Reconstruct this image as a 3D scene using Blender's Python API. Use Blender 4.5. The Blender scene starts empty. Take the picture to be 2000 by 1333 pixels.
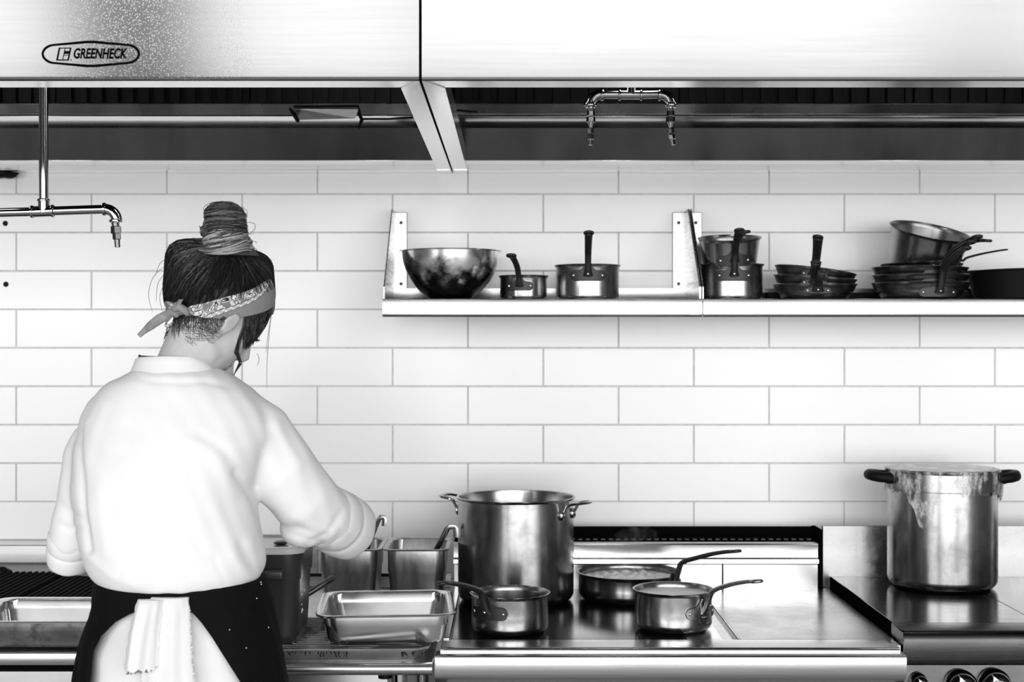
import bpy, bmesh, math, random
import numpy as np
from mathutils import Vector, Matrix, Euler

random.seed(7)
rng = np.random.default_rng(7)
SC = bpy.context.scene
COL = SC.collection
PI = math.pi
EYE = 1.56            # eye height of the photographer (m)
FPX = 2778.0          # 50 mm lens on a 36 mm sensor, 2000 px wide

# ------------------------------------------------------------------ camera, world, lights, exposure
cam_d = bpy.data.cameras.new('camera'); cam = bpy.data.objects.new('camera', cam_d); COL.objects.link(cam)
cam.location = (0, 0, EYE); cam.rotation_euler = (PI/2, 0, 0)
cam_d.lens = 50.0; cam_d.sensor_width = 36.0; cam_d.clip_start = 0.05; cam_d.clip_end = 60
cam_d.dof.use_dof = True; cam_d.dof.focus_distance = 2.95; cam_d.dof.aperture_fstop = 5.0
SC.camera = cam

world = bpy.data.worlds.new('World'); SC.world = world; world.use_nodes = True
bg = world.node_tree.nodes['Background']; bg.inputs[0].default_value = (1, 1, 1, 1); bg.inputs[1].default_value = 0.11

def area_light(name, loc, rot, sx, sy, radiance, spread=180):
    d = bpy.data.lights.new(name, 'AREA'); d.shape = 'RECTANGLE'; d.size = sx; d.size_y = sy
    d.energy = radiance * PI * sx * sy; d.spread = math.radians(spread)
    o = bpy.data.objects.new(name, d); COL.objects.link(o); o.location = loc; o.rotation_euler = rot
    return o
# daylight through the tall front windows behind the photographer, a pillar and mullions between them
for x0, x1 in ((-8.2, -5.6), (-5.45, -3.36), (-2.42, -0.62), (-0.52, 1.32), (1.42, 3.35), (3.85, 6.0), (6.15, 8.4)):
    area_light('window_light', ((x0+x1)/2, -6.0, 2.25), (PI/2, 0, 0), x1-x0, 4.3, 5.8)
# unseen overhead fill, added to raise the soft diffuse light
area_light('ceiling_fill', (0.0, -1.6, 3.45), (0, 0, 0), 8.0, 2.4, 0.8)

SC.view_settings.view_transform = 'Standard'
SC.view_settings.look = 'None'
SC.view_settings.gamma = 1.0
SC.view_settings.use_curve_mapping = False
SC.view_settings.exposure = 0.0

# ------------------------------------------------------------------ helpers
def P(px, py, Y):
    "world point seen at photo pixel (px, py) at depth Y"
    return Vector(((px-1000.0)/FPX*Y, Y, EYE-(py-666.0)/FPX*Y))

def lin(v):
    v /= 255.0
    return v/12.92 if v <= 0.04045 else ((v+0.055)/1.055)**2.4

OFF = {}
def link(o):
    COL.objects.link(o); return o

class G:
    "collects geometry; build() links it as ONE mesh object"
    def __init__(s): s.v = []; s.f = []; s.m = []
    def add(s, vs, fs, mi=0, M=None):
        n = len(s.v)
        if M is not None: vs = [M @ Vector(p) for p in vs]
        s.v += [tuple(p) for p in vs]
        s.f += [tuple(i+n for i in f) for f in fs]; s.m += [mi]*len(fs)
        return s
    def box(s, x0, x1, y0, y1, z0, z1, bev=0.0, mi=0, M=None, seg=1):
        bm = bmesh.new(); bmesh.ops.create_cube(bm, size=1)
        for v in bm.verts:
            v.co = Vector((x0+(v.co.x+.5)*(x1-x0), y0+(v.co.y+.5)*(y1-y0), z0+(v.co.z+.5)*(z1-z0)))
        if bev > 0:
            bmesh.ops.bevel(bm, geom=bm.edges[:], offset=bev, segments=seg, affect='EDGES', profile=0.5)
        bm.verts.index_update()
        s.add([v.co.copy() for v in bm.verts], [[v.index for v in f.verts] for f in bm.faces], mi, M); bm.free()
        return s
    def lathe(s, prof, n=48, M=None, mi=0, close=False):
        vs = []; fs = []; k = len(prof)
        for i in range(n):
            a = 2*PI*i/n; c, sn = math.cos(a), math.sin(a)
            vs += [(r*c, r*sn, z) for r, z in prof]
        for i in range(n):
            j = (i+1) % n
            for q in range(k-1 if not close else k):
                q2 = (q+1) % k
                a, b, c, d = i*k+q, j*k+q, j*k+q2, i*k+q2
                if prof[q][0] < 1e-6: fs.append((a, c, d))
                elif prof[q2][0] < 1e-6: fs.append((a, b, c))
                else: fs.append((a, b, c, d))
        return s.add(vs, fs, mi, M)
    def loft(s, rings, cap0=True, cap1=True, mi=0, M=None, closed=True):
        n = len(rings[0]); vs = [p for r in rings for p in r]; fs = []
        for i in range(len(rings)-1):
            for j in range(n if closed else n-1):
                k = (j+1) % n
                fs.append((i*n+j, i*n+k, (i+1)*n+k, (i+1)*n+j))
        if cap0: fs.append(tuple(range(n-1, -1, -1)))
        if cap1: fs.append(tuple((len(rings)-1)*n+j for j in range(n)))
        return s.add(vs, fs, mi, M)
    def tube(s, path, rad, n=10, caps=True, closed=False, mi=0, flat=None, up=None, M=None):
        "round (or flat: (side, normal) scale) tube along path; rad scalar or list"
        path = [Vector(p) for p in path]; m = len(path)
        if not hasattr(rad, '__len__'): rad = [rad]*m
        rings = []; side = None
        for i in range(m):
            if closed: t = path[(i+1) % m]-path[i-1]
            else: t = path[min(i+1, m-1)]-path[max(i-1, 0)]
            if t.length < 1e-9: t = Vector((0, 0, 1))
            t.normalize()
            if side is None:
                u = Vector(up) if up is not None else (Vector((0, 0, 1)) if abs(t.z) < .9 else Vector((0, 1, 0)))
                side = t.cross(u).normalized()
            else:
                side = (side-t*side.dot(t))
                if side.length < 1e-6: side = t.cross(Vector((0, 0, 1)))
                side.normalize()
            nor = side.cross(t)
            fx, fy = flat if flat else (1, 1)
            r = rad[i]
            rx, ry = (r if hasattr(r, '__len__') else (r*fx, r*fy))
            rings.append([path[i]+side*(rx*math.cos(2*PI*k/n))+nor*(ry*math.sin(2*PI*k/n)) for k in range(n)])
        if closed: rings.append(rings[0])
        return s.loft(rings, caps and not closed, caps and not closed, mi, M)
    def ball(s, c, r, seg=20, rg=12, M=None, mi=0):
        if not hasattr(r, '__len__'): r = (r, r, r)
        vs = []; fs = []
        for i in range(rg+1):
            th = PI*i/rg
            for j in range(seg):
                a = 2*PI*j/seg
                vs.append((c[0]+r[0]*math.sin(th)*math.cos(a), c[1]+r[1]*math.sin(th)*math.sin(a), c[2]-r[2]*math.cos(th)))
        for i in range(rg):
            for j in range(seg):
                k = (j+1) % seg
                fs.append((i*seg+j, i*seg+k, (i+1)*seg+k, (i+1)*seg+j))
        return s.add(vs, fs, mi, M)
    def prism(s, pts, axis, a, b, mi=0, M=None):
        "extrude a 2-D polygon along axis 'x','y','z' from a to b"
        def mk(p, t):
            return {'x': (t, p[0], p[1]), 'y': (p[0], t, p[1]), 'z': (p[0], p[1], t)}[axis]
        n = len(pts)
        vs = [mk(p, a) for p in pts]+[mk(p, b) for p in pts]
        fs = [tuple(range(n-1, -1, -1)), tuple(range(n, 2*n))]+[(i, (i+1) % n, n+(i+1) % n, n+i) for i in range(n)]
        return s.add(vs, fs, mi, M)
    def sheet(s, prof, x0, x1, th=0.002, mi=0):
        "bent sheet metal: open profile of (y, z) swept along x, with thickness"
        n = len(prof); off = []
        for i in range(n):
            a = Vector(prof[max(i-1, 0)]); b = Vector(prof[min(i+1, n-1)]); t = (b-a).normalized()
            off.append((prof[i][0]-t.y*th, prof[i][1]+t.x*th))
        return s.prism(list(prof)+off[::-1], 'x', x0, x1, mi)
    def build(s, name, mat, parent=None, local=False, smooth=True, angle=35, fix=True):
        me = bpy.data.meshes.new(name)
        base = Vector((0, 0, 0)) if (parent is None or local) else OFF.get(parent.name, Vector((0, 0, 0)))
        me.from_pydata([(p[0]-base.x, p[1]-base.y, p[2]-base.z) for p in s.v], [], s.f)
        mats = mat if isinstance(mat, (list, tuple)) else [mat]
        for m in mats: me.materials.append(m)
        me.polygons.foreach_set('material_index', s.m)
        if fix:
            bm = bmesh.new(); bm.from_mesh(me); bmesh.ops.recalc_face_normals(bm, faces=bm.faces); bm.to_mesh(me); bm.free()
        if smooth:
            me.polygons.foreach_set('use_smooth', [True]*len(me.polygons)); me.set_sharp_from_angle(angle=math.radians(angle))
        me.update()
        o = link(bpy.data.objects.new(name, me))
        if parent is not None: o.parent = parent
        OFF[o.name] = base
        return o

def tag(o, label=None, cat=None, group=None, kind=None):
    if label: o['label'] = label
    if cat: o['category'] = cat
    if group: o['group'] = group
    if kind: o['kind'] = kind
    return o

def thing(name, label, cat, loc=(0, 0, 0), group=None):
    o = link(bpy.data.objects.new(name, None)); o.location = loc; o.empty_display_size = 0.05
    OFF[o.name] = Vector(loc)
    return tag(o, label, cat, group)

def copy_tree(o, parent=None):
    c = o.copy(); link(c); c.parent = parent
    for ch in list(o.children): copy_tree(ch, c)
    return c

def rrect(w, d, r, z, n=5, cx=0, cy=0):
    "rounded rectangle ring"
    pts = []
    for sx, sy, a0 in ((1, 1, 0), (-1, 1, PI/2), (-1, -1, PI), (1, -1, 3*PI/2)):
        for k in range(n+1):
            a = a0+PI/2*k/n
            pts.append((cx+sx*(w/2-r)+r*math.cos(a), cy+sy*(d/2-r)+r*math.sin(a), z))
    return pts

def interp(xs, ys, x): return float(np.interp(x, xs, ys))

# ------------------------------------------------------------------ materials
def nodes_of(name):
    m = bpy.data.materials.new(name); m.use_nodes = True
    nt = m.node_tree; return m, nt, nt.nodes['Principled BSDF']

def N(nt, kind, **kw):
    n = nt.nodes.new(kind)
    for k, v in kw.items():
        if k.startswith('i_'): n.inputs[k[2:].replace('_', ' ')].default_value = v
        else: setattr(n, k, v)
    return n

def noise_map(nt, scale=10, stretch=(1, 1, 1), detail=4, rough=.6, coord='Object'):
    tc = N(nt, 'ShaderNodeTexCoord'); mp = N(nt, 'ShaderNodeMapping'); mp.inputs['Scale'].default_value = stretch
    nz = N(nt, 'ShaderNodeTexNoise'); nz.inputs['Scale'].default_value = scale; nz.inputs['Detail'].default_value = detail
    nz.inputs['Roughness'].default_value = rough
    nt.links.new(tc.outputs[coord], mp.inputs[0]); nt.links.new(mp.outputs[0], nz.inputs['Vector'])
    return nz.outputs['Fac']

def remap(nt, src, a, b, c, d):
    r = N(nt, 'ShaderNodeMapRange'); nt.links.new(src, r.inputs['Value'])
    r.inputs['From Min'].default_value = a; r.inputs['From Max'].default_value = b
    r.inputs['To Min'].default_value = c; r.inputs['To Max'].default_value = d
    return r.outputs[0]

def grey(nt, bsdf, src):
    cr = N(nt, 'ShaderNodeCombineColor')
    for k in range(3): nt.links.new(src, cr.inputs[k])
    nt.links.new(cr.outputs[0], bsdf.inputs['Base Color'])

def bump(nt, bsdf, src, strength, dist=0.002):
    b = N(nt, 'ShaderNodeBump'); b.inputs['Strength'].default_value = strength; b.inputs['Distance'].default_value = dist
    nt.links.new(src, b.inputs['Height']); nt.links.new(b.outputs[0], bsdf.inputs['Normal'])

def plain(name, g, rough=.5, metal=0.0, spec=.5, var=0.0, scale=20, bmp=0.0):
    m, nt, b = nodes_of(name)
    b.inputs['Base Color'].default_value = (g, g, g, 1); b.inputs['Roughness'].default_value = rough
    b.inputs['Metallic'].default_value = metal; b.inputs['Specular IOR Level'].default_value = spec
    if var > 0 or bmp > 0:
        nz = noise_map(nt, scale)
        if var > 0: grey(nt, b, remap(nt, nz, .3, .7, g*(1-var), g*(1+var)))
        if bmp > 0: bump(nt, b, nz, bmp)
    return m

def steel(name, g, r0=.22, r1=.34, stretch=(1, 1, 60), scale=6, var=.12, stain=0.0, stain_scale=9, bmp=.05, stain_g=.03, lo=.45, hi=.62):
    "brushed metal; stretch sets the brushing direction; stain darkens it in blotches of its own"
    m, nt, b = nodes_of(name); b.inputs['Metallic'].default_value = 1.0; g *= .72; bmp *= .12; var *= .6
    br = noise_map(nt, scale, stretch, 3, .6)
    base = remap(nt, br, .3, .7, g*(1-var), g*(1+var))
    if stain > 0:
        st = remap(nt, noise_map(nt, stain_scale, (1, 1, 1), 6, .65), lo, hi, 0, stain)
        mx = N(nt, 'ShaderNodeMix'); mx.data_type = 'FLOAT'
        nt.links.new(st, mx.inputs[0]); nt.links.new(base, mx.inputs[2]); mx.inputs[3].default_value = stain_g
        base = mx.outputs[0]
    grey(nt, b, base)
    nt.links.new(remap(nt, br, .3, .7, r0, r1), b.inputs['Roughness'])
    if bmp > 0: bump(nt, b, br, bmp, .001)
    return m

M_TILE = plain('white_glazed_tile', .90, rough=.22, spec=.4)
M_GROUT = plain('grout', .55, rough=.9, var=.15, scale=60)
M_FLOOR = plain('quarry_floor', .50, rough=.5, var=.2, scale=12)
M_CEIL = plain('ceiling_paint', .7, rough=.9)
M_HOOD_R = steel('hood_steel_bright', .305, .20, .26, (1, 1, 40), 4, .03, bmp=.01)  # lighter base than the left hood, standing in for stronger window reflection
M_FLANGE = steel('hood_flange_steel', 1.25, .16, .22, (1, 20, 20), 4, .04, bmp=.01)
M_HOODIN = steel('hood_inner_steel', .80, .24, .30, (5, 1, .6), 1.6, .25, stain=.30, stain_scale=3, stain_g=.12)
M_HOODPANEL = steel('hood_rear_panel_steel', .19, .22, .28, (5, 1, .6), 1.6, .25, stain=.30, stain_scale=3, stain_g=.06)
M_MATTEBLACK = plain('matte_black', .003, rough=.9, spec=0.0)  # flat black without sheen, also for the dark slot and gap
M_HOODDARK = steel('hood_dark_steel', .022, .5, .65, (8, 1, 2), 5, .4, bmp=.0)  # near-black base carries the dark of the hood's inside
M_STEEL = steel('stainless_steel', .75, .22, .34, (1, 30, 30), 5, .08)
M_STEELV = steel('stainless_steel_shelf', .70, .22, .30, (1, 30, 30), 5, .04)
M_PANNEL = steel('backguard_steel', .85, .22, .26, (1, 12, 12), 3, .05, stain=.12, stain_scale=4, stain_g=.25)
M_RAIL = steel('range_front_steel', .85, .16, .24, (1, 30, 30), 5, .06, bmp=.02)
M_RAIL2 = steel('range_nose_steel', .10, .22, .32, (1, 30, 30), 5, .12, stain=.3, stain_scale=7, stain_g=.12)
M_BACKP = steel('right_backguard_steel', .50, .22, .34, (8, 1, 8), 4, .1)
M_FLUEG = steel('flue_grate_metal', .07, .3, .45, (1, 1, 1), 60, .5)
M_STEELD = steel('dull_dark_steel', .22, .25, .35, (1, 1, 1), 20, .15)
M_LADLE = steel('ladle_steel', .35, .18, .28, (1, 1, 1), 30, .1)
M_CHROME = plain('chrome', .42, rough=.08, metal=1)
M_POT = steel('brushed_pot_steel', .58, .20, .27, (14, 14, 1.2), 3, .14, stain=.40, stain_scale=16, stain_g=.14)
M_POTIN = steel('pot_inside_steel', .50, .18, .30, (12, 12, 1.2), 3, .12)
M_COPPER = steel('dull_copper_pan', .56, .19, .27, (12, 12, 1.2), 3, .2, stain=.35, stain_scale=14, stain_g=.08)
M_TIN = steel('tin_lining', .34, .22, .34, (12, 12, 1.2), 3, .15)
M_COPPER_L = steel('polished_pan', .50, .19, .27, (12, 12, 1.2), 3, .15, stain=.35, stain_scale=12, stain_g=.10)
M_SKILLET = steel('worn_dark_skillet', .20, .28, .40, (3, 3, 20), 6, .4, stain=.6, stain_scale=18, stain_g=.02)
M_IRON = plain('cast_iron', .012, rough=.42, spec=.45, bmp=.12, scale=300)
M_BLACK = plain('black_enamel', .005, rough=.5, spec=.12)
M_CHAR = plain('charred_grate', .003, rough=.8, spec=.08, bmp=.2, scale=90)
M_RIVET = plain('bright_rivet', .75, rough=.25, metal=1)
M_BRONZE = steel('bright_bronze', .45, .18, .32, (1, 1, 1), 120, .25, bmp=.15)
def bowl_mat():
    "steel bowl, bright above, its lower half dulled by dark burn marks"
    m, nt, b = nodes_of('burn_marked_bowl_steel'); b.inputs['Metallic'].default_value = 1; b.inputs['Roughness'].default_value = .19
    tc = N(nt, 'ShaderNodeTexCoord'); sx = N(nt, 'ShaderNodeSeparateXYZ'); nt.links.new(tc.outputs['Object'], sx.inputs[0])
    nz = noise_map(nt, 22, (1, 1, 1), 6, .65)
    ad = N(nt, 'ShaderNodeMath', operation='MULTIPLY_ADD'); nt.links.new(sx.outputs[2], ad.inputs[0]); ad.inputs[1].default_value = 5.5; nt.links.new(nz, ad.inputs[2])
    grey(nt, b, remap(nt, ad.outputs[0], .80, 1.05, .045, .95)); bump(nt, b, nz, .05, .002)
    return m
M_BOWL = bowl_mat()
M_HOTPAN = steel('hotel_pan_steel', 1.05, .14, .24, (1, 1, 1), 14, .10, bmp=.02)
M_DEEPPAN = steel('dull_deep_pan_steel', .70, .30, .42, (8, 8, 2), 7, .2, stain=.35, stain_scale=12, stain_g=.16)
M_TRAY = steel('aluminium_tray', .75, .28, .4, (1, 1, 1), 20, .12)
M_BURNT = steel('burnt_stained_steel', .36, .35, .55, (1, 1, 1), 14, .35, stain=.9, stain_scale=16, stain_g=.02)
M_HOT = plain('dark_hot_plate', .022, rough=.15, metal=.85, spec=.5)
M_HOT2 = steel('dark_range_plate', .14, .12, .20, (1, 30, 30), 3, .1, bmp=.01)
M_GRIDDLE = steel('griddle_steel', .55, .20, .30, (2, 1, 1), 4, .15, stain=.45, stain_scale=6, stain_g=.10)
M_WHITEMARK = plain('white_mark', .8, rough=.5)
M_INK = plain('black_ink', .003, rough=.8, spec=0.0)
M_PLATE = steel('nameplate_metal', .34, .30, .42, (1, 1, 1), 70, .15, stain=.25, stain_scale=60, stain_g=.55)
M_PLASTIC = plain('smoky_plastic', .030, rough=.34, spec=.45, var=.12, scale=6)
M_LIDTOP = plain('clear_lid_whitish', .72, rough=.2, var=.12, scale=30)
M_CREAM = plain('cream_food', .93, rough=.35, var=.05, scale=30)
M_MASH = plain('mashed_food', .86, rough=.6, var=.12, scale=90, bmp=.4)
M_DRIP = plain('baked_drip', .01, rough=.4)
M_CLOTH = plain('white_jacket_cotton', .82, rough=.9, spec=.1, bmp=.05, scale=900)
M_TOWEL = plain('white_terry', .78, rough=.95, spec=.05, bmp=.35, scale=420)
M_APRON = plain('black_apron_cloth', .0035, rough=.85, spec=.12, bmp=.1, scale=700)
M_TROUSER = plain('white_trousers', .80, rough=.9, spec=.1, bmp=.06, scale=600)
M_SHIRT = plain('black_undershirt', .006, rough=.9)
M_SHOE = plain('black_shoe', .01, rough=.5)
M_SKIN = plain('skin', .50, rough=.5, spec=.35, var=.06, scale=25)
M_LIP = plain('lip', .22, rough=.4)
M_EYE = plain('eye_white', .8, rough=.1)
M_IRIS = plain('dark_iris', .02, rough=.1)

def hood_left_mat():
    "stainless sheet speckled with fine dried droplets"
    m, nt, b = nodes_of('hood_steel_speckled'); b.inputs['Metallic'].default_value = 1
    br = noise_map(nt, 4, (1, 1, 40), 3)
    tc = N(nt, 'ShaderNodeTexCoord')
    vo = N(nt, 'ShaderNodeTexVoronoi'); vo.inputs['Scale'].default_value = 330; nt.links.new(tc.outputs['Object'], vo.inputs['Vector'])
    dots = remap(nt, vo.outputs['Distance'], .16, .34, 1, 0)
    patch = remap(nt, noise_map(nt, 3.0, (1, 1, 1), 3), .40, .58, .35, 1)
    sx = N(nt, 'ShaderNodeSeparateXYZ'); nt.links.new(tc.outputs['Object'], sx.inputs[0])
    sb = N(nt, 'ShaderNodeMath', operation='SUBTRACT'); nt.links.new(sx.outputs[0], sb.inputs[0]); sb.inputs[1].default_value = .545
    ab = N(nt, 'ShaderNodeMath', operation='ABSOLUTE'); nt.links.new(sb.outputs[0], ab.inputs[0])
    spl = N(nt, 'ShaderNodeMath', operation='MULTIPLY'); nt.links.new(patch, spl.inputs[0]); nt.links.new(remap(nt, ab.outputs[0], .05, .20, 1, .06), spl.inputs[1])
    mul = N(nt, 'ShaderNodeMath', operation='MULTIPLY'); nt.links.new(dots, mul.inputs[0]); nt.links.new(spl.outputs[0], mul.inputs[1])
    mx = N(nt, 'ShaderNodeMix'); mx.data_type = 'FLOAT'
    nt.links.new(mul.outputs[0], mx.inputs[0]); nt.links.new(remap(nt, br, .3, .7, .172, .182), mx.inputs[2]); mx.inputs[3].default_value = .34
    grey(nt, b, mx.outputs[0])
    rm = N(nt, 'ShaderNodeMix'); rm.data_type = 'FLOAT'; nt.links.new(mul.outputs[0], rm.inputs[0]); rm.inputs[2].default_value = .15; rm.inputs[3].default_value = .6
    nt.links.new(rm.outputs[0], b.inputs['Roughness'])
    bump(nt, b, mul.outputs[0], .10, .001)
    return m
M_HOOD_L = hood_left_mat()

def hair_mat(name, rough=.34):
    m, nt, b = nodes_of(name)
    at = N(nt, 'ShaderNodeAttribute'); at.attribute_name = 'tone'
    grey(nt, b, at.outputs['Fac']); b.inputs['Roughness'].default_value = rough; b.inputs['Specular IOR Level'].default_value = .35
    return m
M_HAIR = hair_mat('hair_strands')

def hair_cap_mat():
    m, nt, b = nodes_of('dark_hair'); b.inputs['Roughness'].default_value = .42; b.inputs['Specular IOR Level'].default_value = .3
    nz = noise_map(nt, 60, (1, 1, .12), 3)
    grey(nt, b, remap(nt, nz, .35, .7, .003, .014)); bump(nt, b, nz, .3, .002)
    return m
M_HAIRCAP = hair_cap_mat()

def bandana_mat():
    "printed cotton: paisley blobs with dark outlines, a row of rings, then plain grey (UV: u round the head in cm, v across)"
    m, nt, b = nodes_of('bandana_print'); b.inputs['Roughness'].default_value = .9; b.inputs['Specular IOR Level'].default_value = .1
    uv = N(nt, 'ShaderNodeUVMap'); uv.uv_map = 'UVMap'
    sep = N(nt, 'ShaderNodeSeparateXYZ'); nt.links.new(uv.outputs[0], sep.inputs[0])
    nz = N(nt, 'ShaderNodeTexNoise'); nz.inputs['Scale'].default_value = 1.3; nt.links.new(uv.outputs[0], nz.inputs['Vector'])
    off = N(nt, 'ShaderNodeVectorMath', operation='MULTIPLY_ADD'); nt.links.new(nz.outputs['Color'], off.inputs[0])
    off.inputs[1].default_value = (1.1, 1.1, 0); nt.links.new(uv.outputs[0], off.inputs[2])
    vo = N(nt, 'ShaderNodeTexVoronoi'); vo.inputs['Scale'].default_value = .85; nt.links.new(off.outputs[0], vo.inputs['Vector'])
    cr = N(nt, 'ShaderNodeValToRGB'); nt.links.new(vo.outputs['Distance'], cr.inputs[0]); e = cr.color_ramp
    e.interpolation = 'CONSTANT'
    stops = [(0, .015), (.09, .26), (.18, .70), (.30, .72), (.36, .012), (.43, .24), (.52, .70), (.60, .20)]
    while len(e.elements) < len(stops): e.elements.new(.5)
    for el, (p, c) in zip(e.elements, stops): el.position = p; el.color = (c, c, c, 1)
    # ring row: v measured from the border line
    fr = N(nt, 'ShaderNodeMath', operation='FRACT'); sc = N(nt, 'ShaderNodeMath', operation='MULTIPLY'); sc.inputs[1].default_value = 1.55
    nt.links.new(sep.outputs[0], sc.inputs[0]); nt.links.new(sc.outputs[0], fr.inputs[0])
    du = N(nt, 'ShaderNodeMath', operation='SUBTRACT'); nt.links.new(fr.outputs[0], du.inputs[0]); du.inputs[1].default_value = .5
    # border position drops from high at the front to low at the knot: line v = a - b*u
    ln = N(nt, 'ShaderNodeMath', operation='MULTIPLY_ADD'); nt.links.new(sep.outputs[0], ln.inputs[0]); ln.inputs[1].default_value = .235; ln.inputs[2].default_value = -1.25; ln.name = 'ringline'
    dv = N(nt, 'ShaderNodeMath', operation='SUBTRACT'); nt.links.new(sep.outputs[1], dv.inputs[0]); nt.links.new(ln.outputs[0], dv.inputs[1]); dv0 = dv
    dv = N(nt, 'ShaderNodeMath', operation='MULTIPLY'); nt.links.new(dv0.outputs[0], dv.inputs[0]); dv.inputs[1].default_value = .62
    q1 = N(nt, 'ShaderNodeMath', operation='MULTIPLY'); nt.links.new(du.outputs[0], q1.inputs[0]); nt.links.new(du.outputs[0], q1.inputs[1])
    q2 = N(nt, 'ShaderNodeMath', operation='MULTIPLY'); nt.links.new(dv.outputs[0], q2.inputs[0]); nt.links.new(dv.outputs[0], q2.inputs[1])
    q2b = N(nt, 'ShaderNodeMath', operation='MULTIPLY'); nt.links.new(q2.outputs[0], q2b.inputs[0]); q2b.inputs[1].default_value = .9
    rr = N(nt, 'ShaderNodeMath', operation='ADD'); nt.links.new(q1.outputs[0], rr.inputs[0]); nt.links.new(q2b.outputs[0], rr.inputs[1])
    c2 = N(nt, 'ShaderNodeValToRGB'); nt.links.new(rr.outputs[0], c2.inputs[0]); e2 = c2.color_ramp; e2.interpolation = 'CONSTANT'
    st2 = [(0, .25), (.03, .78), (.15, .26)]
    while len(e2.elements) < 3: e2.elements.new(.5)
    for el, (p, c) in zip(e2.elements, st2): el.position = p; el.color = (c, c, c, 1)
    # choose by dv: > .55 paisley ; .45-.55 dark line ; -.45-.45 ring ; line ; below plain
    c3 = N(nt, 'ShaderNodeValToRGB'); mr = remap(nt, dv.outputs[0], -1, 1, 0, 1); nt.links.new(mr, c3.inputs[0]); e3 = c3.color_ramp; e3.interpolation = 'CONSTANT'
    st3 = [(0, 0), (.22, 1), (.77, 0)]
    while len(e3.elements) < 3: e3.elements.new(.5)
    for el, (p, c) in zip(e3.elements, st3): el.position = p; el.color = (c, c, c, 1)
    up = N(nt, 'ShaderNodeMath', operation='GREATER_THAN'); nt.links.new(mr, up.inputs[0]); up.inputs[1].default_value = .81
    m1 = N(nt, 'ShaderNodeMix'); m1.data_type = 'RGBA'; nt.links.new(up.outputs[0], m1.inputs[0]); m1.inputs[6].default_value = (.24, .24, .24, 1); nt.links.new(cr.outputs[0], m1.inputs[7])
    m2 = N(nt, 'ShaderNodeMix'); m2.data_type = 'RGBA'; nt.links.new(c3.outputs[0], m2.inputs[0]); nt.links.new(m1.outputs[2], m2.inputs[6]); nt.links.new(c2.outputs[0], m2.inputs[7])
    def line(lo, hi, prev):
        g1 = N(nt, 'ShaderNodeMath', operation='GREATER_THAN'); nt.links.new(mr, g1.inputs[0]); g1.inputs[1].default_value = lo
        g2 = N(nt, 'ShaderNodeMath', operation='LESS_THAN'); nt.links.new(mr, g2.inputs[0]); g2.inputs[1].default_value = hi
        gm = N(nt, 'ShaderNodeMath', operation='MULTIPLY'); nt.links.new(g1.outputs[0], gm.inputs[0]); nt.links.new(g2.outputs[0], gm.inputs[1])
        mm = N(nt, 'ShaderNodeMix'); mm.data_type = 'RGBA'; nt.links.new(gm.outputs[0], mm.inputs[0]); nt.links.new(prev, mm.inputs[6]); mm.inputs[7].default_value = (.015, .015, .015, 1)
        return mm.outputs[2]
    out = line(.76, .80, line(.19, .23, m2.outputs[2]))
    nt.links.new(out, b.inputs['Base Color'])
    return m
M_BANDANA = bandana_mat()
M_BANDPLAIN = plain('bandana_cotton', .24, rough=.9, spec=.1, var=.3, scale=70)

def film_mat():
    m, nt, b = nodes_of('cling_film'); out = nt.nodes['Material Output']
    tr = N(nt, 'ShaderNodeBsdfTransparent'); gl = N(nt, 'ShaderNodeBsdfGlossy'); gl.inputs['Roughness'].default_value = .12
    b.inputs['Base Color'].default_value = (.9, .9, .9, 1); b.inputs['Roughness'].default_value = .3
    nz = noise_map(nt, 26, (1, 1, .5), 5, .7)
    m1 = N(nt, 'ShaderNodeMixShader'); m2 = N(nt, 'ShaderNodeMixShader')
    nt.links.new(remap(nt, nz, .46, .66, .04, .85), m1.inputs[0]); nt.links.new(tr.outputs[0], m1.inputs[1]); nt.links.new(b.outputs[0], m1.inputs[2])
    fr = N(nt, 'ShaderNodeFresnel'); fr.inputs[0].default_value = 1.3
    nt.links.new(fr.outputs[0], m2.inputs[0]); nt.links.new(m1.outputs[0], m2.inputs[1]); nt.links.new(gl.outputs[0], m2.inputs[2])
    nt.links.new(m2.outputs[0], out.inputs[0])
    bp = N(nt, 'ShaderNodeBump'); bp.inputs['Strength'].default_value = .6; nt.links.new(nz, bp.inputs['Height'])
    nt.links.new(bp.outputs[0], gl.inputs['Normal'])
    return m
M_FILM = film_mat()

def steam_mat():
    m = bpy.data.materials.new('steam'); m.use_nodes = True; nt = m.node_tree
    nt.nodes.remove(nt.nodes['Principled BSDF']); out = nt.nodes['Material Output']
    v = N(nt, 'ShaderNodeVolumePrincipled'); v.inputs['Color'].default_value = (1, 1, 1, 1); v.inputs['Anisotropy'].default_value = .2
    tc = N(nt, 'ShaderNodeTexCoord'); nz = N(nt, 'ShaderNodeTexNoise'); nz.inputs['Scale'].default_value = 22; nz.inputs['Detail'].default_value = 3; nz.inputs['Distortion'].default_value = 1.6
    nt.links.new(tc.outputs['Object'], nz.inputs['Vector'])
    nt.links.new(remap(nt, nz.outputs['Fac'], .48, .72, 0, 8.0), v.inputs['Density']); nt.links.new(v.outputs[0], out.inputs['Volume'])
    return m
M_STEAM = steam_mat()
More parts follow.
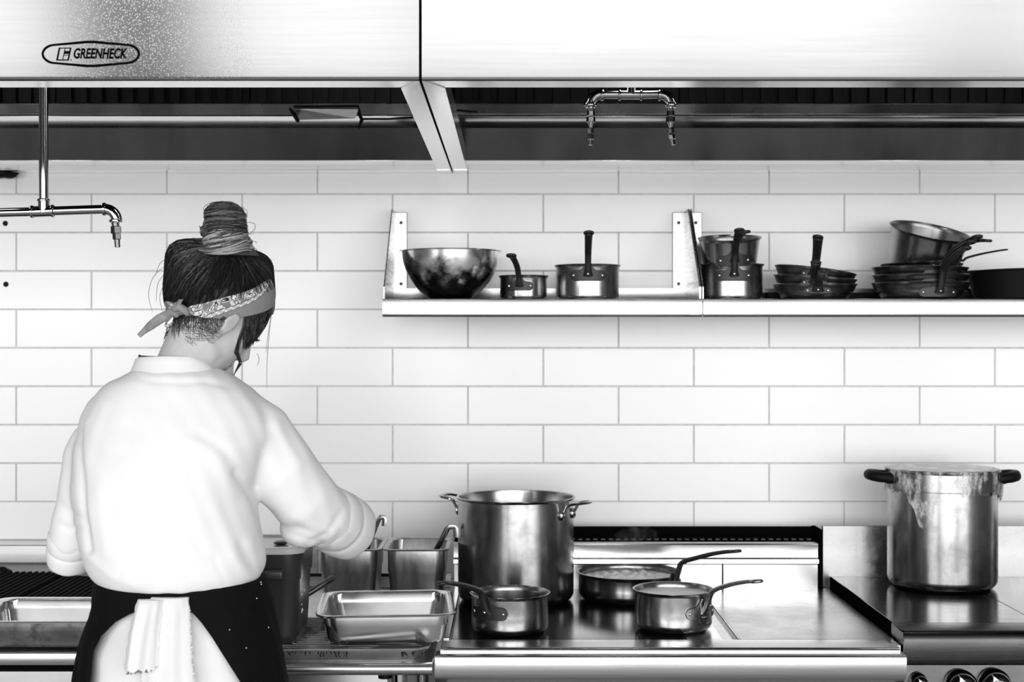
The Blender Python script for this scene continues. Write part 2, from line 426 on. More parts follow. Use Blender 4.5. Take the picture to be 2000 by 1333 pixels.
# ------------------------------------------------------------------ the room
YW = 3.87
fl = G().box(-6, 6, -3.6, 4.0, -.05, 0).build('floor', M_FLOOR, smooth=False); tag(fl, kind='structure')
wall = G().box(-2.65, 2.65, YW, YW+.12, 0, 3.3).build('wall_back', M_GROUT, smooth=False); tag(wall, kind='structure')
wall['label'] = 'white back wall of long glazed tiles in running bond with grey joints'
TW, TH, TP = .4064, .1016, .1046
tile_me = G().box(-TW/2, TW/2, -.004, .003, -TH/2, TH/2, .0016).build('tile', M_TILE, wall, local=True, smooth=False)
first = True
for k in range(-2, 12):
    zc = 1.9597-k*TP-TP/2
    for i in range(-7, 8):
        xc = -.1198+i*.4094+(.4094/2 if k % 2 else .4094)*(1)
        if abs(xc) > 2.5: continue
        if first: t = tile_me; first = False
        else:
            t = tile_me.copy(); link(t); t.parent = wall
        t.location = (xc, YW+random.uniform(-.0004, .0004), zc); t.rotation_euler = (random.uniform(-.0012, .0012), 0, random.uniform(-.0012, .0012))
# small dark plugs drilled in the wall at the left
for px, py in ((10, 436), (11, 555)):
    p = P(px, py, YW-.0055)
    G().lathe([(0, 0), (.0065, 0), (.0075, -.001), (.0075, -.004), (0, -.004)], 14, Matrix.Translation(p) @ Matrix.Rotation(PI/2, 4, 'X')).build('anchor_plug', M_BLACK, wall)

# ------------------------------------------------------------------ exhaust hoods
ZB = EYE+.46
YF = 2.50
def hood(x0, x1, label, mfront, left_end, right_end):
    t = thing('exhaust_hood', label, 'extractor hood', ((x0+x1)/2, YW-.005, ZB), 'exhaust hoods')
    # front sheet with a rolled lower lip
    prof = [(YF, ZB+.62), (YF, ZB+.005), (YF+.0015, ZB+.0012), (YF+.005, ZB)]
    G().sheet(prof, x0, x1, -.002).build('front_panel', mfront, t)
    G().box(x0, x1, YF+.003, YF+.075, ZB-.0005, ZB+.0015).build('bottom_lip', M_FLANGE, t, smooth=False)
    G().box(x0, x1, YF+.0735, YF+.075, ZB+.0015, ZB+.02).build('lip_upstand', M_FLANGE, t, smooth=False)
    # back, read from the bottom up: wall strip, leaning grease panel, slanted trough, upper rail, near-black filter bank
    S = [('rear_strip', M_FLANGE, [(3.805, .4570), (3.80, .4575), (3.742, .4752)]),
         ('rear_panel', M_HOODPANEL, [(3.742, .4756), (3.705, .5567)]),
         ('grease_trough', M_FLANGE, [(3.709, .5567), (3.704, .5552), (3.668, .5765), (3.664, .579)]),
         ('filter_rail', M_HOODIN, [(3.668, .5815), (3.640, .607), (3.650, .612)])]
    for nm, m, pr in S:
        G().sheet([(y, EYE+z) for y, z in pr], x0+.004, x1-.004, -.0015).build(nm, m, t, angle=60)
    G().box(x0+.004, x1-.004, 3.80, 3.86, ZB-.003, ZB+.01).build('rear_closure', M_FLANGE, t, smooth=False)
    # baffle filters: upright slats in the dark
    nb = int((x1-x0-.02)/.5)
    for i in range(nb):
        g = G(); a = x0+.01+i*(x1-x0-.02)/nb; b = a+(x1-x0-.02)/nb-.004
        g.box(a, b, 3.69, 3.70, EYE+.60, EYE+1.0)
        for q in range(12):
            xx = a+.01+(b-a-.02)*(q+.5)/12
            g.box(xx-.012, xx+.012, 3.678, 3.69, EYE+.61, EYE+.99)
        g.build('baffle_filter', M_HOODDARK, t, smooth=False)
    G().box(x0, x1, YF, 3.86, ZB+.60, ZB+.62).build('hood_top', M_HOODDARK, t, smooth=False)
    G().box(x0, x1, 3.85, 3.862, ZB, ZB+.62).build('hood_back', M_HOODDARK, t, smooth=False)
    for side, on in ((0, left_end), (1, right_end)):
        if not on: continue
        xe = x1 if side else x0; s = -1 if side else 1
        G().box(min(xe, xe+s*.0015), max(xe, xe+s*.0015), YF, 3.862, ZB, ZB+.62).build('end_panel', M_FLANGE, t, smooth=False)
        # flat bottom flange mitred at the front corner
        w = .0375
        pts = [(xe, YF+.001), (xe+s*w, YF+.075), (xe+s*w, 3.858), (xe, 3.858)]
        G().prism(pts, 'z', ZB-.0022, ZB-.0008).build('end_flange', M_FLANGE, t, smooth=False)
        G().box(min(xe+s*(w-.0015), xe+s*w), max(xe+s*(w-.0015), xe+s*w), YF+.075, 3.80, ZB, ZB+.045).build('end_flange_return', M_FLANGE, t, smooth=False)
    return t
hl = hood(-2.2, -.1635, 'left stainless hood with oval nameplate and water-spotted front', M_HOOD_L, False, True)
hr = hood(-.1585, 2.2, 'right stainless hood with plain bright front above the pan shelves', M_HOOD_R, True, False)

# recessed hood lamps, up out of sight behind the front sheets
def hood_lamp(par, x):
    g = G().ball((x, 3.05, ZB+.36), (.05, .05, .06), 16, 10)
    g.lathe([(.0, ZB+.60), (.06, ZB+.60), (.06, ZB+.42), (.052, ZB+.40), (0, ZB+.40)], 20, Matrix.Translation((x, 3.05, 0)))
    o = g.build('hood_lamp', M_LAMP, par)
m, nt, b = nodes_of('lamp_glass'); b.inputs['Emission Color'].default_value = (1, 1, 1, 1); b.inputs['Emission Strength'].default_value = 9; b.inputs['Base Color'].default_value = (.8, .8, .8, 1)
M_LAMP = m
for x in (-1.45, -.42): hood_lamp(hl, x)
for x in (.32, 1.25): hood_lamp(hr, x)

# nameplate on the left hood
def text_mesh(body, size, shear=0.0, extrude=.0004, space=1.0, bold=0.0, xscale=1.0):
    c = bpy.data.curves.new('t', 'FONT'); c.body = body; c.size = size; c.shear = shear; c.extrude = extrude; c.align_x = 'CENTER'; c.align_y = 'CENTER'
    c.space_character = space; c.offset = bold; c.resolution_u = 3
    o = bpy.data.objects.new('t', c); link(o); dg = bpy.context.evaluated_depsgraph_get()
    me = bpy.data.meshes.new_from_object(o.evaluated_get(dg)); bpy.data.objects.remove(o); bpy.data.curves.remove(c)
    vs = [(v.co.x*xscale, v.co.y, v.co.z) for v in me.vertices]; fs = [tuple(p.vertices) for p in me.polygons]
    bpy.data.meshes.remove(me); return vs, fs
s25 = YF/FPX
def lens_ring(scale_w, scale_h, y, n=40):
    "flattened hexagon with round ends, seen on the hood front"
    cx, cz = P(178, 105.5, YF).x, P(178, 105.5, YF).z
    hw, hh = 96*s25*scale_w, 26*s25*scale_h
    pts = []
    for k in range(4*n):
        a = 2*PI*k/(4*n); c, s = math.cos(a), math.sin(a)
        x = hw*c; 
        ax = abs(x)/hw
        zt = hh*(1-.36*max(0, ax-.08))*(1 if ax < .78 else math.sqrt(max(0, 1-((ax-.78)/.22)**2)))
        pts.append((cx+x, y, cz+math.copysign(zt, s) if abs(s) > 1e-6 else cz))
    return pts
np_ = G().loft([lens_ring(1, 1, YF), lens_ring(1, 1, YF-.0018)], True, True).build('nameplate', M_PLATE, hl, angle=30)
bd = G(); a, b_, c_, d_ = lens_ring(1, 1, YF-.0016), lens_ring(1, 1, YF-.0027), lens_ring(.955, .80, YF-.0027), lens_ring(.955, .80, YF-.0016)
bd.loft([a, b_, c_, d_, a], False, False); bd.build('border', M_INK, np_, angle=30)
vs, fs = text_mesh('GREENHECK', .0245, .22, .0004, 1.0, .0008, .665)
c = P(194, 105, YF-.0022)
G().add(vs, fs, 0, Matrix.Translation(c) @ Matrix.Rotation(PI/2, 4, 'X')).build('lettering', M_INK, np_, smooth=False)
def emb(px0, px1, py0, py1, d=.0022):   # slanted bar of the emblem
    def q(px, py): return P(px+(105-py)*.21, py, YF-d)
    p = [q(px0, py1), q(px1, py1), q(px1, py0), q(px0, py0)]
    return [(v.x, v.z) for v in p]
em = G()
for r in ((112, 137, 92.5, 94.6), (112, 137, 115.4, 118), (112, 115.4, 92.5, 118), (134, 137, 92.5, 118), (124, 125.6, 93, 117), (124, 136, 99, 105), (124, 136, 106.5, 108)):
    em.prism(emb(*r), 'y', YF-.0024, YF-.0017)
em.build('emblem', M_INK, np_, smooth=False)
G().lathe([(0, 0), (.0012, 0), (.0012, .0006), (0, .0006)], 10, Matrix.Translation(P(139, 117, YF-.0017)) @ Matrix.Rotation(PI/2, 4, 'X')).build('registered_dot', M_INK, np_)

# filter pull left hanging on the rail under the left hood
t = thing('grease_filter', 'thin metal filter frame with hooked ends caught on the left hood rail', 'filter', P(636, 225, 3.58))
g = G()
A, B_, C_, D_ = P(578, 212, 3.535), P(700, 213, 3.535), P(694, 231, 3.565), P(584, 234, 3.565)
g.add([A, B_, C_, D_, A+Vector((0, .006, .003)), B_+Vector((0, .006, .003)), C_+Vector((0, .006, .003)), D_+Vector((0, .006, .003))],
      [(0, 1, 2, 3), (7, 6, 5, 4), (0, 4, 5, 1), (1, 5, 6, 2), (2, 6, 7, 3), (3, 7, 4, 0)])
g.build('filter_plate', M_STEEL, t, smooth=False)
G().tube([P(574, 208, 3.585), P(700, 207, 3.585), P(703, 222, 3.565)], .004, 8).build('top_bar', M_BLACK, t)
G().tube([P(566, 212, 3.59), P(574, 222, 3.56), P(582, 236, 3.54)], [.003, .006, .005], 8).build('hook', M_BLACK, t)
G().tube([P(696, 214, 3.59), P(707, 233, 3.56), P(700, 250, 3.54)], [.003, .005, .003], 8).build('hook', M_BLACK, t)
g = G(); g.tube([P(708, 232, 3.60), P(760, 232, 3.62), P(806, 229, 3.63)], [.003, .003, .003], 6); g.build('wire', M_BLACK, t)
t2 = thing('spring_clip', 'dark pointed clip on the right hood rail beside the divider', 'clip', P(912, 217, 3.60))
G().tube([P(880, 214, 3.60), P(915, 217, 3.60), P(932, 218, 3.60)], [(.006, .003), (.005, .003), (.002, .002)], 8).build('clip_blade', M_BLACK, t2)
# dark lump at the wall, upper left corner
t3 = thing('cable_clamp', 'black clamp at the left edge just under the hood', 'clamp', P(8, 340, 3.84))
g = G(); g.ball(P(-4, 338, 3.835), (.035, .022, .014)); g.ball(P(18, 342, 3.835), (.020, .018, .009)); g.tube([P(-30, 338, 3.83), P(36, 339, 3.835)], [.012, .003], 8)
g.build('clamp_body', M_BLACK, t3)

# ------------------------------------------------------------------ suppression pipes
def fitting(g, p, d, r, l, n=6):
    d = Vector(d).normalized(); q = d.to_track_quat('Z', 'Y').to_matrix().to_4x4()
    g.lathe([(0, -l/2), (r*.88, -l/2), (r, -l/2+.0015), (r, l/2-.0015), (r*.88, l/2), (0, l/2)], n, Matrix.Translation(Vector(p)) @ q)
def collar(g, p, d, r, l=.007):
    d = Vector(d).normalized(); q = d.to_track_quat('Z', 'Y').to_matrix().to_4x4()
    g.lathe([(r*.8, -l/2), (r, -l/2+.001), (r*1.05, 0), (r, l/2-.001), (r*.8, l/2)], 20, Matrix.Translation(Vector(p)) @ q)
def nozzle(parent, p, d, L=.105):
    "p top of the nozzle, d its direction; adapter, hex nuts, swivel ball and tip"
    p = Vector(p); d = Vector(d).normalized(); s = L/.105
    def at(x): return p+d*(x*s)
    n = G(); n.tube([at(0), at(.022)], .0095*s, 14); n.build('nozzle_adapter', M_CHROME, parent)
    h = G(); fitting(h, at(.022), d, .0115*s, .016*s); h.build('hex_nut', M_CHROME, parent, angle=20)
    h = G(); fitting(h, at(.040), d, .0135*s, .017*s); h.build('hex_nut', M_CHROME, parent, angle=20)
    h = G(); h.ball(at(.052), .0075*s, 14, 8); h.tube([at(.048), at(.064)], [.009*s, .0045*s], 12); h.build('swivel', M_CHROME, parent)
    return at(.062), s
def nozzle_tip(parent, p, d, s):
    p = Vector(p); d = Vector(d).normalized()
    g = G(); fitting(g, p+d*.012*s, d, .0105*s, .018*s); fitting(g, p+d*.029*s, d, .0098*s, .016*s, 8); g.tube([p+d*.034*s, p+d*.053*s], [.0062*s, .0058*s], 14)
    g.build('nozzle_tip', M_CHROME, parent, angle=22)
YP = 3.20
t = thing('nozzle_pipe', 'chrome pipe dropping from the left hood with a capped elbow nozzle', 'pipe', P(85, 172, YP))
r_ = .0104
G().tube([Vector((P(85, 160, YP).x, YP, ZB+.603)), P(85, 160, YP), P(85.5, 392, YP)], r_, 20).build('drop_pipe', M_CHROME, t)
G().tube([P(-120, 418, YP), P(66, 413.5, YP)], r_, 20).build('cross_pipe', M_CHROME, t)
G().tube([P(100, 412, YP), P(203, 408.5, YP)], r_, 20).build('cross_pipe', M_CHROME, t)
g = G(); g.tube([P(85.5, 390, YP), P(86, 415, YP)], r_*1.25, 20); g.tube([P(62, 413.6, YP), P(104, 412, YP)], r_*1.2, 20)
collar(g, P(85, 391, YP), (0, 0, 1), r_*1.35); collar(g, P(63, 413.5, YP), (1, 0, 0), r_*1.35); collar(g, P(103, 412, YP), (1, 0, 0), r_*1.35); g.build('tee', M_CHROME, t)
g = G(); el = [P(203, 408.5, YP)]
for k in range(9):
    a = PI/2*(1-k/8); el.append(P(205+23*math.cos(a), 431.5-23*math.sin(a), YP))
el.append(P(228, 434, YP)); g.tube(el, r_*1.2, 18); collar(g, P(204, 408.5, YP), (1, 0, 0), r_*1.4, .008); collar(g, P(226, 431, YP), (0.1, 0, -1), r_*1.4, .008)
g.build('elbow', M_CHROME, t)
g = G(); g.tube([P(225, 432, YP), P(226, 446, YP)], .0085, 14); fitting(g, P(226.5, 449, YP), (.04, 0, -1), .0118, .017); fitting(g, P(228, 461, YP), (.04, 0, -1), .0095, .016); g.tube([P(228.5, 466, YP), P(229.5, 483, YP)], [.0066, .0062], 14)
g.build('nozzle_tip', M_STEELD, t, angle=22)

t = thing('nozzle_pipe', 'chrome pipe arch under the right hood with two hanging nozzles', 'pipe', P(1232, 172, YP))
G().tube([Vector((P(1233, 176, YP).x, YP, ZB+.603)), P(1233, 176, YP)], r_*.95, 18).build('drop_pipe', M_CHROME, t)
G().tube([P(1175, 184, YP), P(1213, 184, YP)], r_, 18).build('cross_pipe', M_CHROME, t)
G().tube([P(1248, 184, YP), P(1289, 183, YP)], r_, 18).build('cross_pipe', M_CHROME, t)
g = G(); g.tube([P(1208, 184, YP), P(1254, 184, YP)], r_*1.12, 18); g.tube([P(1233, 168, YP), P(1232, 184, YP)], [r_*1.15, r_*1.3], 18)
collar(g, P(1210, 184, YP), (1, 0, 0), r_*1.32); collar(g, P(1252, 184, YP), (1, 0, 0), r_*1.32); g.build('tee', M_CHROME, t)
for s, x0 in ((-1, 1176), (1, 1288)):
    g = G(); el = [P(x0, 184, YP)]
    for k in range(9):
        a = PI/2*(1-k/8); el.append(P(x0+s*(2+21*math.cos(a)), 206-22*math.sin(a), YP))
    el.append(P(x0+s*23, 210, YP)); g.tube(el, r_*1.1, 18)
    collar(g, P(x0, 184, YP), (1, 0, 0), r_*1.35, .008); collar(g, P(x0+s*23, 204, YP), (0, 0, 1), r_*1.4, .008); g.build('elbow', M_CHROME, t)
for x, d2 in ((1154, (-.02, 0, -1)), (1309.5, (.17, 0, -1))):
    q, s = nozzle(t, P(x, 207, YP), (0, 0, -1), .080)
    nozzle_tip(t, q, d2, s)

# ------------------------------------------------------------------ wall shelves
M_BRKT = steel('bracket_steel', .55, .24, .32, (1, 1, 30), 5, .05)
M_SCREW = plain('dark_screw', .06, rough=.4, metal=1)
M_MARK = plain('pale_stamp', .35, rough=.4, metal=1)
ZS = EYE+.106
YSF = 3.55
def shelf(x0, x1, label, brackets, emblem):
    t = thing('wall_shelf', label, 'shelf', ((x0+x1)/2, YW-.005, ZS), 'wall shelves')
    G().sheet([(YSF+.030, ZS-.040), (YSF+.004, ZS-.0455), (YSF+.001, ZS-.043), (YSF, ZS-.039), (YSF, ZS-.003), (YSF+.001, ZS-.0008), (YSF+.004, ZS), (3.840, ZS), (3.843, ZS+.001), (3.845, ZS+.004), (3.845, ZS+.036)], x0, x1, -.002).build('shelf_board', M_STEELV, t, angle=45)
    for xb, s, th in brackets:
        b = G()
        z1 = EYE+(666-408)/FPX*3.80
        pts = [(3.862, ZS), (3.862, z1), (3.80, z1), (YSF+.012, ZS+.030), (YSF+.012, ZS-.01), (3.85, ZS-.01)]
        b.prism(pts, 'x', xb-th, xb+th)
        # folded edge down the slope
        bo = b.build('bracket', M_BRKT, t, smooth=False)
        f = G(); w = .036
        xa, xc = (xb, xb+s*w)
        f.box(min(xa, xc), max(xa, xc), 3.856, 3.862, ZS, z1-.004, .0015); fo = f.build('wall_flange', M_STEELV, t)
        for zz in (z1-.032, ZS+.049):
            sc = G().lathe([(0, -.004), (.0038, -.0035), (.0048, -.001), (.0048, 0), (0, 0)], 12, Matrix.Translation((xb+s*w*.55, 3.856, zz)) @ Matrix.Rotation(-PI/2, 4, 'X')); sc.build('screw', M_SCREW, fo)
    if emblem is not None:
        e = G(); c = P(1357, 604, YSF-.001); k = YSF/FPX
        o1, o2 = [], []
        for q, (hw, hh) in ((o1, (8.5, 10.5)), (o2, (7.2, 9.0))):
            for x, z, _ in rrect(2*hw*k, 2*hh*k, 3*k, 0, 4): q.append((x, z))
        n = len(o1); vs = [(c.x+x, c.y, c.z+z) for x, z in o1]+[(c.x+x, c.y, c.z+z) for x, z in o2]
        vs += [(x, y+.0009, z) for x, y, z in vs]
        fs = []
        for i in range(n):
            j = (i+1) % n
            fs += [(i, j, n+j, n+i), (2*n+i, 3*n+i, 3*n+j, 2*n+j), (i, 2*n+i, 2*n+j, j), (n+i, n+j, 3*n+j, 3*n+i)]
        e.add(vs, fs)
        e.box(c.x-6*k, c.x+6*k, c.y, c.y+.0009, c.z-3*k, c.z-2*k); e.box(c.x-1.5*k, c.x+2*k, c.y, c.y+.0009, c.z-6*k, c.z-3*k)
        e.build('stamped_mark', M_MARK, t, smooth=False)
    return t
M_BRKT = steel('bracket_steel', .55, .24, .32, (1, 1, 30), 5, .05)
M_SCREW = plain('dark_screw', .06, rough=.4, metal=1)
M_MARK = plain('pale_stamp', .35, rough=.4, metal=1)
shelf(P(747, 0, YSF).x, P(1371.6, 0, YSF).x, 'left stainless wall shelf holding the mixing bowl and two saucepans', [(-.3205, 1, .0016), (.4715, -1, .0024)], True)
shelf(P(1373.6, 0, YSF).x, P(2350, 0, YSF).x, 'right stainless wall shelf carrying the stacked dark pans', [(.4785, 1, .0016), (1.70, -1, .0016)], None)
# ------------------------------------------------------------------ ranges, table, grill
HT = .645                     # cooking surfaces sit this far below the eye
ZT = EYE-HT
# left range: dark plate, griddle, backguard
t = thing('range', 'stainless range with dark hot plate and griddle holding the saucepans', 'range', (.34, 3.35, 0))
XL, XR = -.150, .828
G().box(XL+.01, XR-.01, 3.04, 3.80, .12, ZT-.075).build('body', M_STEEL, t, smooth=False)
for lx in (XL+.06, XR-.06):
    for ly in (3.10, 3.70):
        G().tube([(lx, ly, 0), (lx, ly, .13)], [.022, .028], 14).build('leg', M_CHROME, t)
G().box(XL, XR, 3.03, 3.72, ZT-.075, ZT-.004).build('top_frame', M_STEEL, t, smooth=False)
# front: flat rail, rolled nose, groove, protruding landing ledge
G().sheet([(2.985, ZT-.0165), (2.990, ZT-.0165), (2.988, ZT-.015), (2.985, ZT-.010), (2.986, ZT-.004), (2.990, ZT-.0005), (2.995, ZT), (3.070, ZT)], XL, P(1757, 0, 2.99).x, -.002).build('front_rail', M_RAIL, t, angle=50)
G().sheet([(2.999, ZT-.072), (2.985, ZT-.072), (2.966, ZT-.058), (2.962, ZT-.050), (2.962, ZT-.016), (2.9635, ZT-.0125), (2.967, ZT-.011), (3.01, ZT-.011)], P(849, 0, 2.962).x, P(1771, 0, 2.962).x, -.002).build('landing_ledge', M_RAIL, t, angle=50)
G().box(XL+.018, .377, 3.073, 3.712, ZT-.02, ZT-.0005, .002).build('hot_plate', M_HOT, t)
G().box(XL, XL+.016, 3.073, 3.712, ZT-.02, ZT+.004, .002).build('side_rail', M_RAIL, t)
# bright trim, then the slanted dark grease channel between plate and griddle
G().box(.378, .4565, 3.073, 3.712, ZT-.02, ZT-.001, .001).build('centre_trim', M_RAIL, t)
g = G(); g.prism([(.457, ZT-.020), (.457, ZT-.010), (.4885, ZT-.0015), (.4885, ZT-.020)], 'y', 3.073, 3.712); g.build('grease_channel', M_STEELD, t, smooth=False)
G().box(.4888, .4918, 3.073, 3.712, ZT-.02, ZT+.0015, .0006).build('channel_lip', M_RAIL, t)
G().box(.4925, XR-.001, 3.073, 3.712, ZT-.02, ZT-.0005, .002).build('griddle_plate', M_GRIDDLE, t)
# backguard
G().box(XL, P(1597, 0, 3.70).x, 3.70, 3.74, ZT-.02, EYE-(1103-666)/FPX*3.70).build('back_riser', M_PANNEL, t, smooth=False)
zt, zb = EYE-(1062-666)/FPX*3.66, EYE-(1100-666)/FPX*3.66
G().sheet([(3.70, zb-.002), (3.655, zb-.002), (3.652, zb), (3.653, zb+.010), (3.662, zb+.0135), (3.664, zb+.020), (3.660, zt-.004), (3.663, zt), (3.685, zt+.001)], XL, P(1598, 0, 3.66).x, -.002).build('back_shelf_lip', M_PANNEL, t, angle=30)
G().box(P(1410, 0, 3.70).x, P(1413, 0, 3.70).x, 3.6985, 3.7005, ZT, zb-.002).build('riser_seam', M_INK, t, smooth=False)
xs = P(1594, 0, 3.76).x
zf1 = EYE-(1030-666)/FPX*3.78
g = G(); g.box(XL, xs, 3.785, 3.80, zt-.03, zf1); g.box(XL, xs, 3.685, 3.80, zt-.03, zt-.008); g.prism([(3.69, zt), (3.80, zf1), (3.80, zt-.03), (3.69, zt-.03)], 'x', xs-.004, xs); g.prism([(3.69, zt), (3.80, zf1), (3.80, zt-.03), (3.69, zt-.03)], 'x', XL, XL+.004)
g.build('flue_box', M_MATTEBLACK, t, smooth=False)  # black colour gives the open vent slot its dark depth
g = G()
for i in range(46):
    xx = XL+.02+(xs-XL-.04)*(i+.5)/46
    g.box(xx-.0062, xx+.0062, 3.705, 3.712, zt+.002, zt+.0062, .001)
g.build('flue_grate', M_FLUEG, t); 
G().box(P(1598.5, 0, 3.71).x, P(1606, 0, 3.71).x, 3.70, 3.80, ZT-.02, zf1+.002).build('gap_strip', M_MATTEBLACK, t, smooth=False)  # black strip put in for the dark gap between the ranges

# right range
HR = .618; ZR = EYE-HR
t = thing('range', 'dark-topped range with front knobs under the wrapped stockpot', 'range', (1.25, 3.35, 0))
X0, X1 = .833, 1.75
G().box(X0+.004, X1, 3.12, 3.80, .12, ZR-.09).build('body', M_STEEL, t, smooth=False)
for lx in (X0+.06, X1-.06):
    for ly in (3.16, 3.70):
        G().tube([(lx, ly, 0), (lx, ly, .13)], [.022, .028], 14).build('leg', M_CHROME, t)
G().box(X0, X0+.003, 3.03, 3.73, ZR-.09, ZR-.0005).build('side_panel', M_MATTEBLACK, t, smooth=False)
G().box(X0+.003, 1.155, 3.118, 3.725, ZR-.03, ZR, .0012).build('top_plate', M_HOT2, t)
G().box(1.1565, X1, 3.118, 3.725, ZR-.03, ZR, .0012).build('top_plate', M_HOT2, t)
G().sheet([(3.05, ZR-.074), (3.034, ZR-.074), (3.026, ZR-.068), (3.024, ZR-.060), (3.022, ZR-.022), (3.025, ZR-.010), (3.031, ZR-.003), (3.040, ZR), (3.117, ZR)], X0, X1, -.0025).build('front_nose', M_RAIL2, t, angle=50)
G().prism([(3.03, ZR-.073), (3.024, ZR-.06), (3.022, ZR-.02), (3.03, ZR-.003), (3.117, ZR-.0005), (3.117, ZR-.073)], 'x', X0-.0015, X0+.0005).build('nose_end', M_STEELD, t, smooth=False)
cp = [(3.085, ZR-.074), (3.075, ZR-.17)]
G().sheet([(3.085, ZR-.072), (3.072, ZR-.20)], X0+.004, X1, .003).build('control_panel', M_RAIL2, t, smooth=False)
def knob(px, py, r, ry):
    c = P(px, py, 3.06)
    M = Matrix.Translation(c) @ Matrix.Rotation(PI/2+.1, 4, 'X') @ Matrix.Rotation(ry, 4, 'Z')
    k = G().lathe([(0, -.02), (r*1.08, -.02), (r*1.12, -.012), (r*1.12, -.002), (r, .004), (r*.9, .004), (r*.9, 0), (0, 0)], 36, M).build('knob', M_CHROME, t)
    G().lathe([(0, 0), (r*.94, 0), (r*.93, .012), (r*.80, .020), (r*.62, .022), (0, .022)], 36, M).build('knob_face', M_BLACK, k)
    q = G(); q.add([(-r*.30, r*.45, .0225), (r*.30, r*.45, .0225), (0, r*.98, .0205), (-r*.30, r*.45, .010), (r*.30, r*.45, .010), (0, r*.98, .005)], [(0, 1, 2), (5, 4, 3), (0, 3, 4, 1), (1, 4, 5, 2), (2, 5, 3, 0)], 0, M); q.build('knob_pointer', M_WHITEMARK, k, smooth=False)
    q = G()
    ring = lambda rr, z: [(rr*math.cos(2*PI*i/36), rr*math.sin(2*PI*i/36), z) for i in range(36)]
    q.loft([ring(r*.62, .0215), ring(r*.62, .0235), ring(r*.56, .0235), ring(r*.56, .0215), ring(r*.62, .0215)], False, False, 0, M); q.build('knob_ring', M_RIVET, k)
knob(1797, 1334, .0165, .5); knob(1879, 1342, .031, .35); knob(1945, 1340, .031, .4)
G().box(P(1607, 0, 3.726).x, X1, 3.726, 3.74, ZR-.03, EYE-(1027-666)/FPX*3.726, .001).build('back_panel', M_BACKP, t)

# work table, centre left
ZTB = EYE-.6575
t = thing('work_table', 'stainless work table with rolled front edge under the tray', 'table', (-.38, 3.35, 0))
x0, x1 = -.66, -.163
G().sheet([(2.915, ZTB-.026), (2.905, ZTB-.0255), (2.898, ZTB-.020), (2.895, ZTB-.013), (2.898, ZTB-.005), (2.905, ZTB-.0007), (2.913, ZTB), (3.80, ZTB), (3.803, ZTB+.002), (3.803, ZTB+.034), (3.815, ZTB+.034)], x0, x1, -.002).build('tabletop', M_STEEL, t, angle=45)
G().box(x0+.01, x1-.02, 3.795, 3.8, ZTB+.028, ZTB+.036).build('rear_seal', M_BLACK, t, smooth=False)
for lx in (x0+.05, P(780, 0, 2.97).x):
    for ly in (2.97, 3.74):
        l = G().tube([(lx, ly, .09), (lx, ly, ZTB-.003)], .0165, 18).build('leg', M_CHROME, t)
        G().tube([(lx, ly, 0), (lx, ly, .02), (lx, ly, .09)], [.022, .02, .018], 14).build('leg_foot', M_BLACK, l)
G().box(x0+.03, x1-.03, 2.95, 3.76, .25, .27, .004).build('undershelf', M_STEEL, t)
G().box(x0+.02, P(762, 0, 3.0).x-.005, 2.99, 3.0, ZTB-.14, ZTB-.004).build('apron_panel', M_PANNEL, t, smooth=False)
g = G(); g.tube([(P(752, 0, 2.99).x, 2.985, ZTB-.05), (P(752, 0, 2.99).x, 2.985, ZTB-.008)], .014, 14); g.build('gusset_socket', M_BLACK, t)

# sheet tray and wire rack on the table
tray = thing('sheet_tray', 'aluminium sheet tray with drip stains on the table front', 'tray', (-.42, 3.1, ZTB))
cx, cy, w, d = -.4165, 3.085, .485, .335
zr = ZTB+.0235
rings = [rrect(w-.035, d-.035, .02, ZTB+.0004, 6, cx, cy), rrect(w-.012, d-.012, .028, zr-.002, 6, cx, cy), rrect(w+.004, d+.004, .034, zr-.003, 6, cx, cy), rrect(w+.009, d+.009, .036, zr-.0005, 6, cx, cy), rrect(w+.006, d+.006, .035, zr+.002, 6, cx, cy), rrect(w-.004, d-.004, .032, zr+.0022, 6, cx, cy), rrect(w-.010, d-.010, .029, zr, 6, cx, cy), rrect(w-.037, d-.037, .02, ZTB+.002, 6, cx, cy)]
G().loft(rings).build('tray_body', M_TRAY, tray, angle=50)
g = G(); R = random.Random(4)
for i in range(34):
    px = R.choice([R.uniform(552, 640), R.uniform(640, 680), R.uniform(780, 832)]); x = P(px, 0, 2.92).x
    L = R.uniform(.004, .015); ww = R.uniform(.0006, .0016)
    yt, yb = cy-d/2+.0042, cy-d/2+.0155
    def fy(z): return cy-(d-.012)/2-(-1)*0+((zr-z)/(zr-ZTB))*.0115-.0009
    zs = [zr-.004-L*k/4 for k in range(5)]
    xo = x
    for k in range(4):
        xn = xo+R.uniform(-.0022, .0022)
        za, zc = zs[k], zs[k+1]
        g.add([(xo-ww, fy(za), za), (xo+ww, fy(za), za), (xn+ww*.8, fy(zc), zc), (xn-ww*.8, fy(zc), zc), (xo-ww, fy(za)+.0006, za), (xo+ww, fy(za)+.0006, za), (xn+ww*.8, fy(zc)+.0006, zc), (xn-ww*.8, fy(zc)+.0006, zc)], [(0, 1, 2, 3), (7, 6, 5, 4), (0, 4, 5, 1), (1, 5, 6, 2), (2, 6, 7, 3), (3, 7, 4, 0)]); xo = xn
tag(g.build('drips', M_DRIP, tray, smooth=False), kind='stuff')
rack = thing('cooling_rack', 'wire rack lying in the sheet tray under hotel pan', 'rack', (-.42, 3.1, zr))
ZK = zr+.0035
for i in range(19):
    y = cy-d/2+.012+i*(d-.024)/18
    if i == 0: wr = G().tube([(cx-w/2+.012, y, ZK-.0015), (cx+w/2-.012, y, ZK-.0015)], .0014, 6).build('wire', M_CHROME, rack); ybase = y
    else: c_ = wr.copy(); link(c_); c_.parent = rack; c_.location = (0, y-ybase, 0)
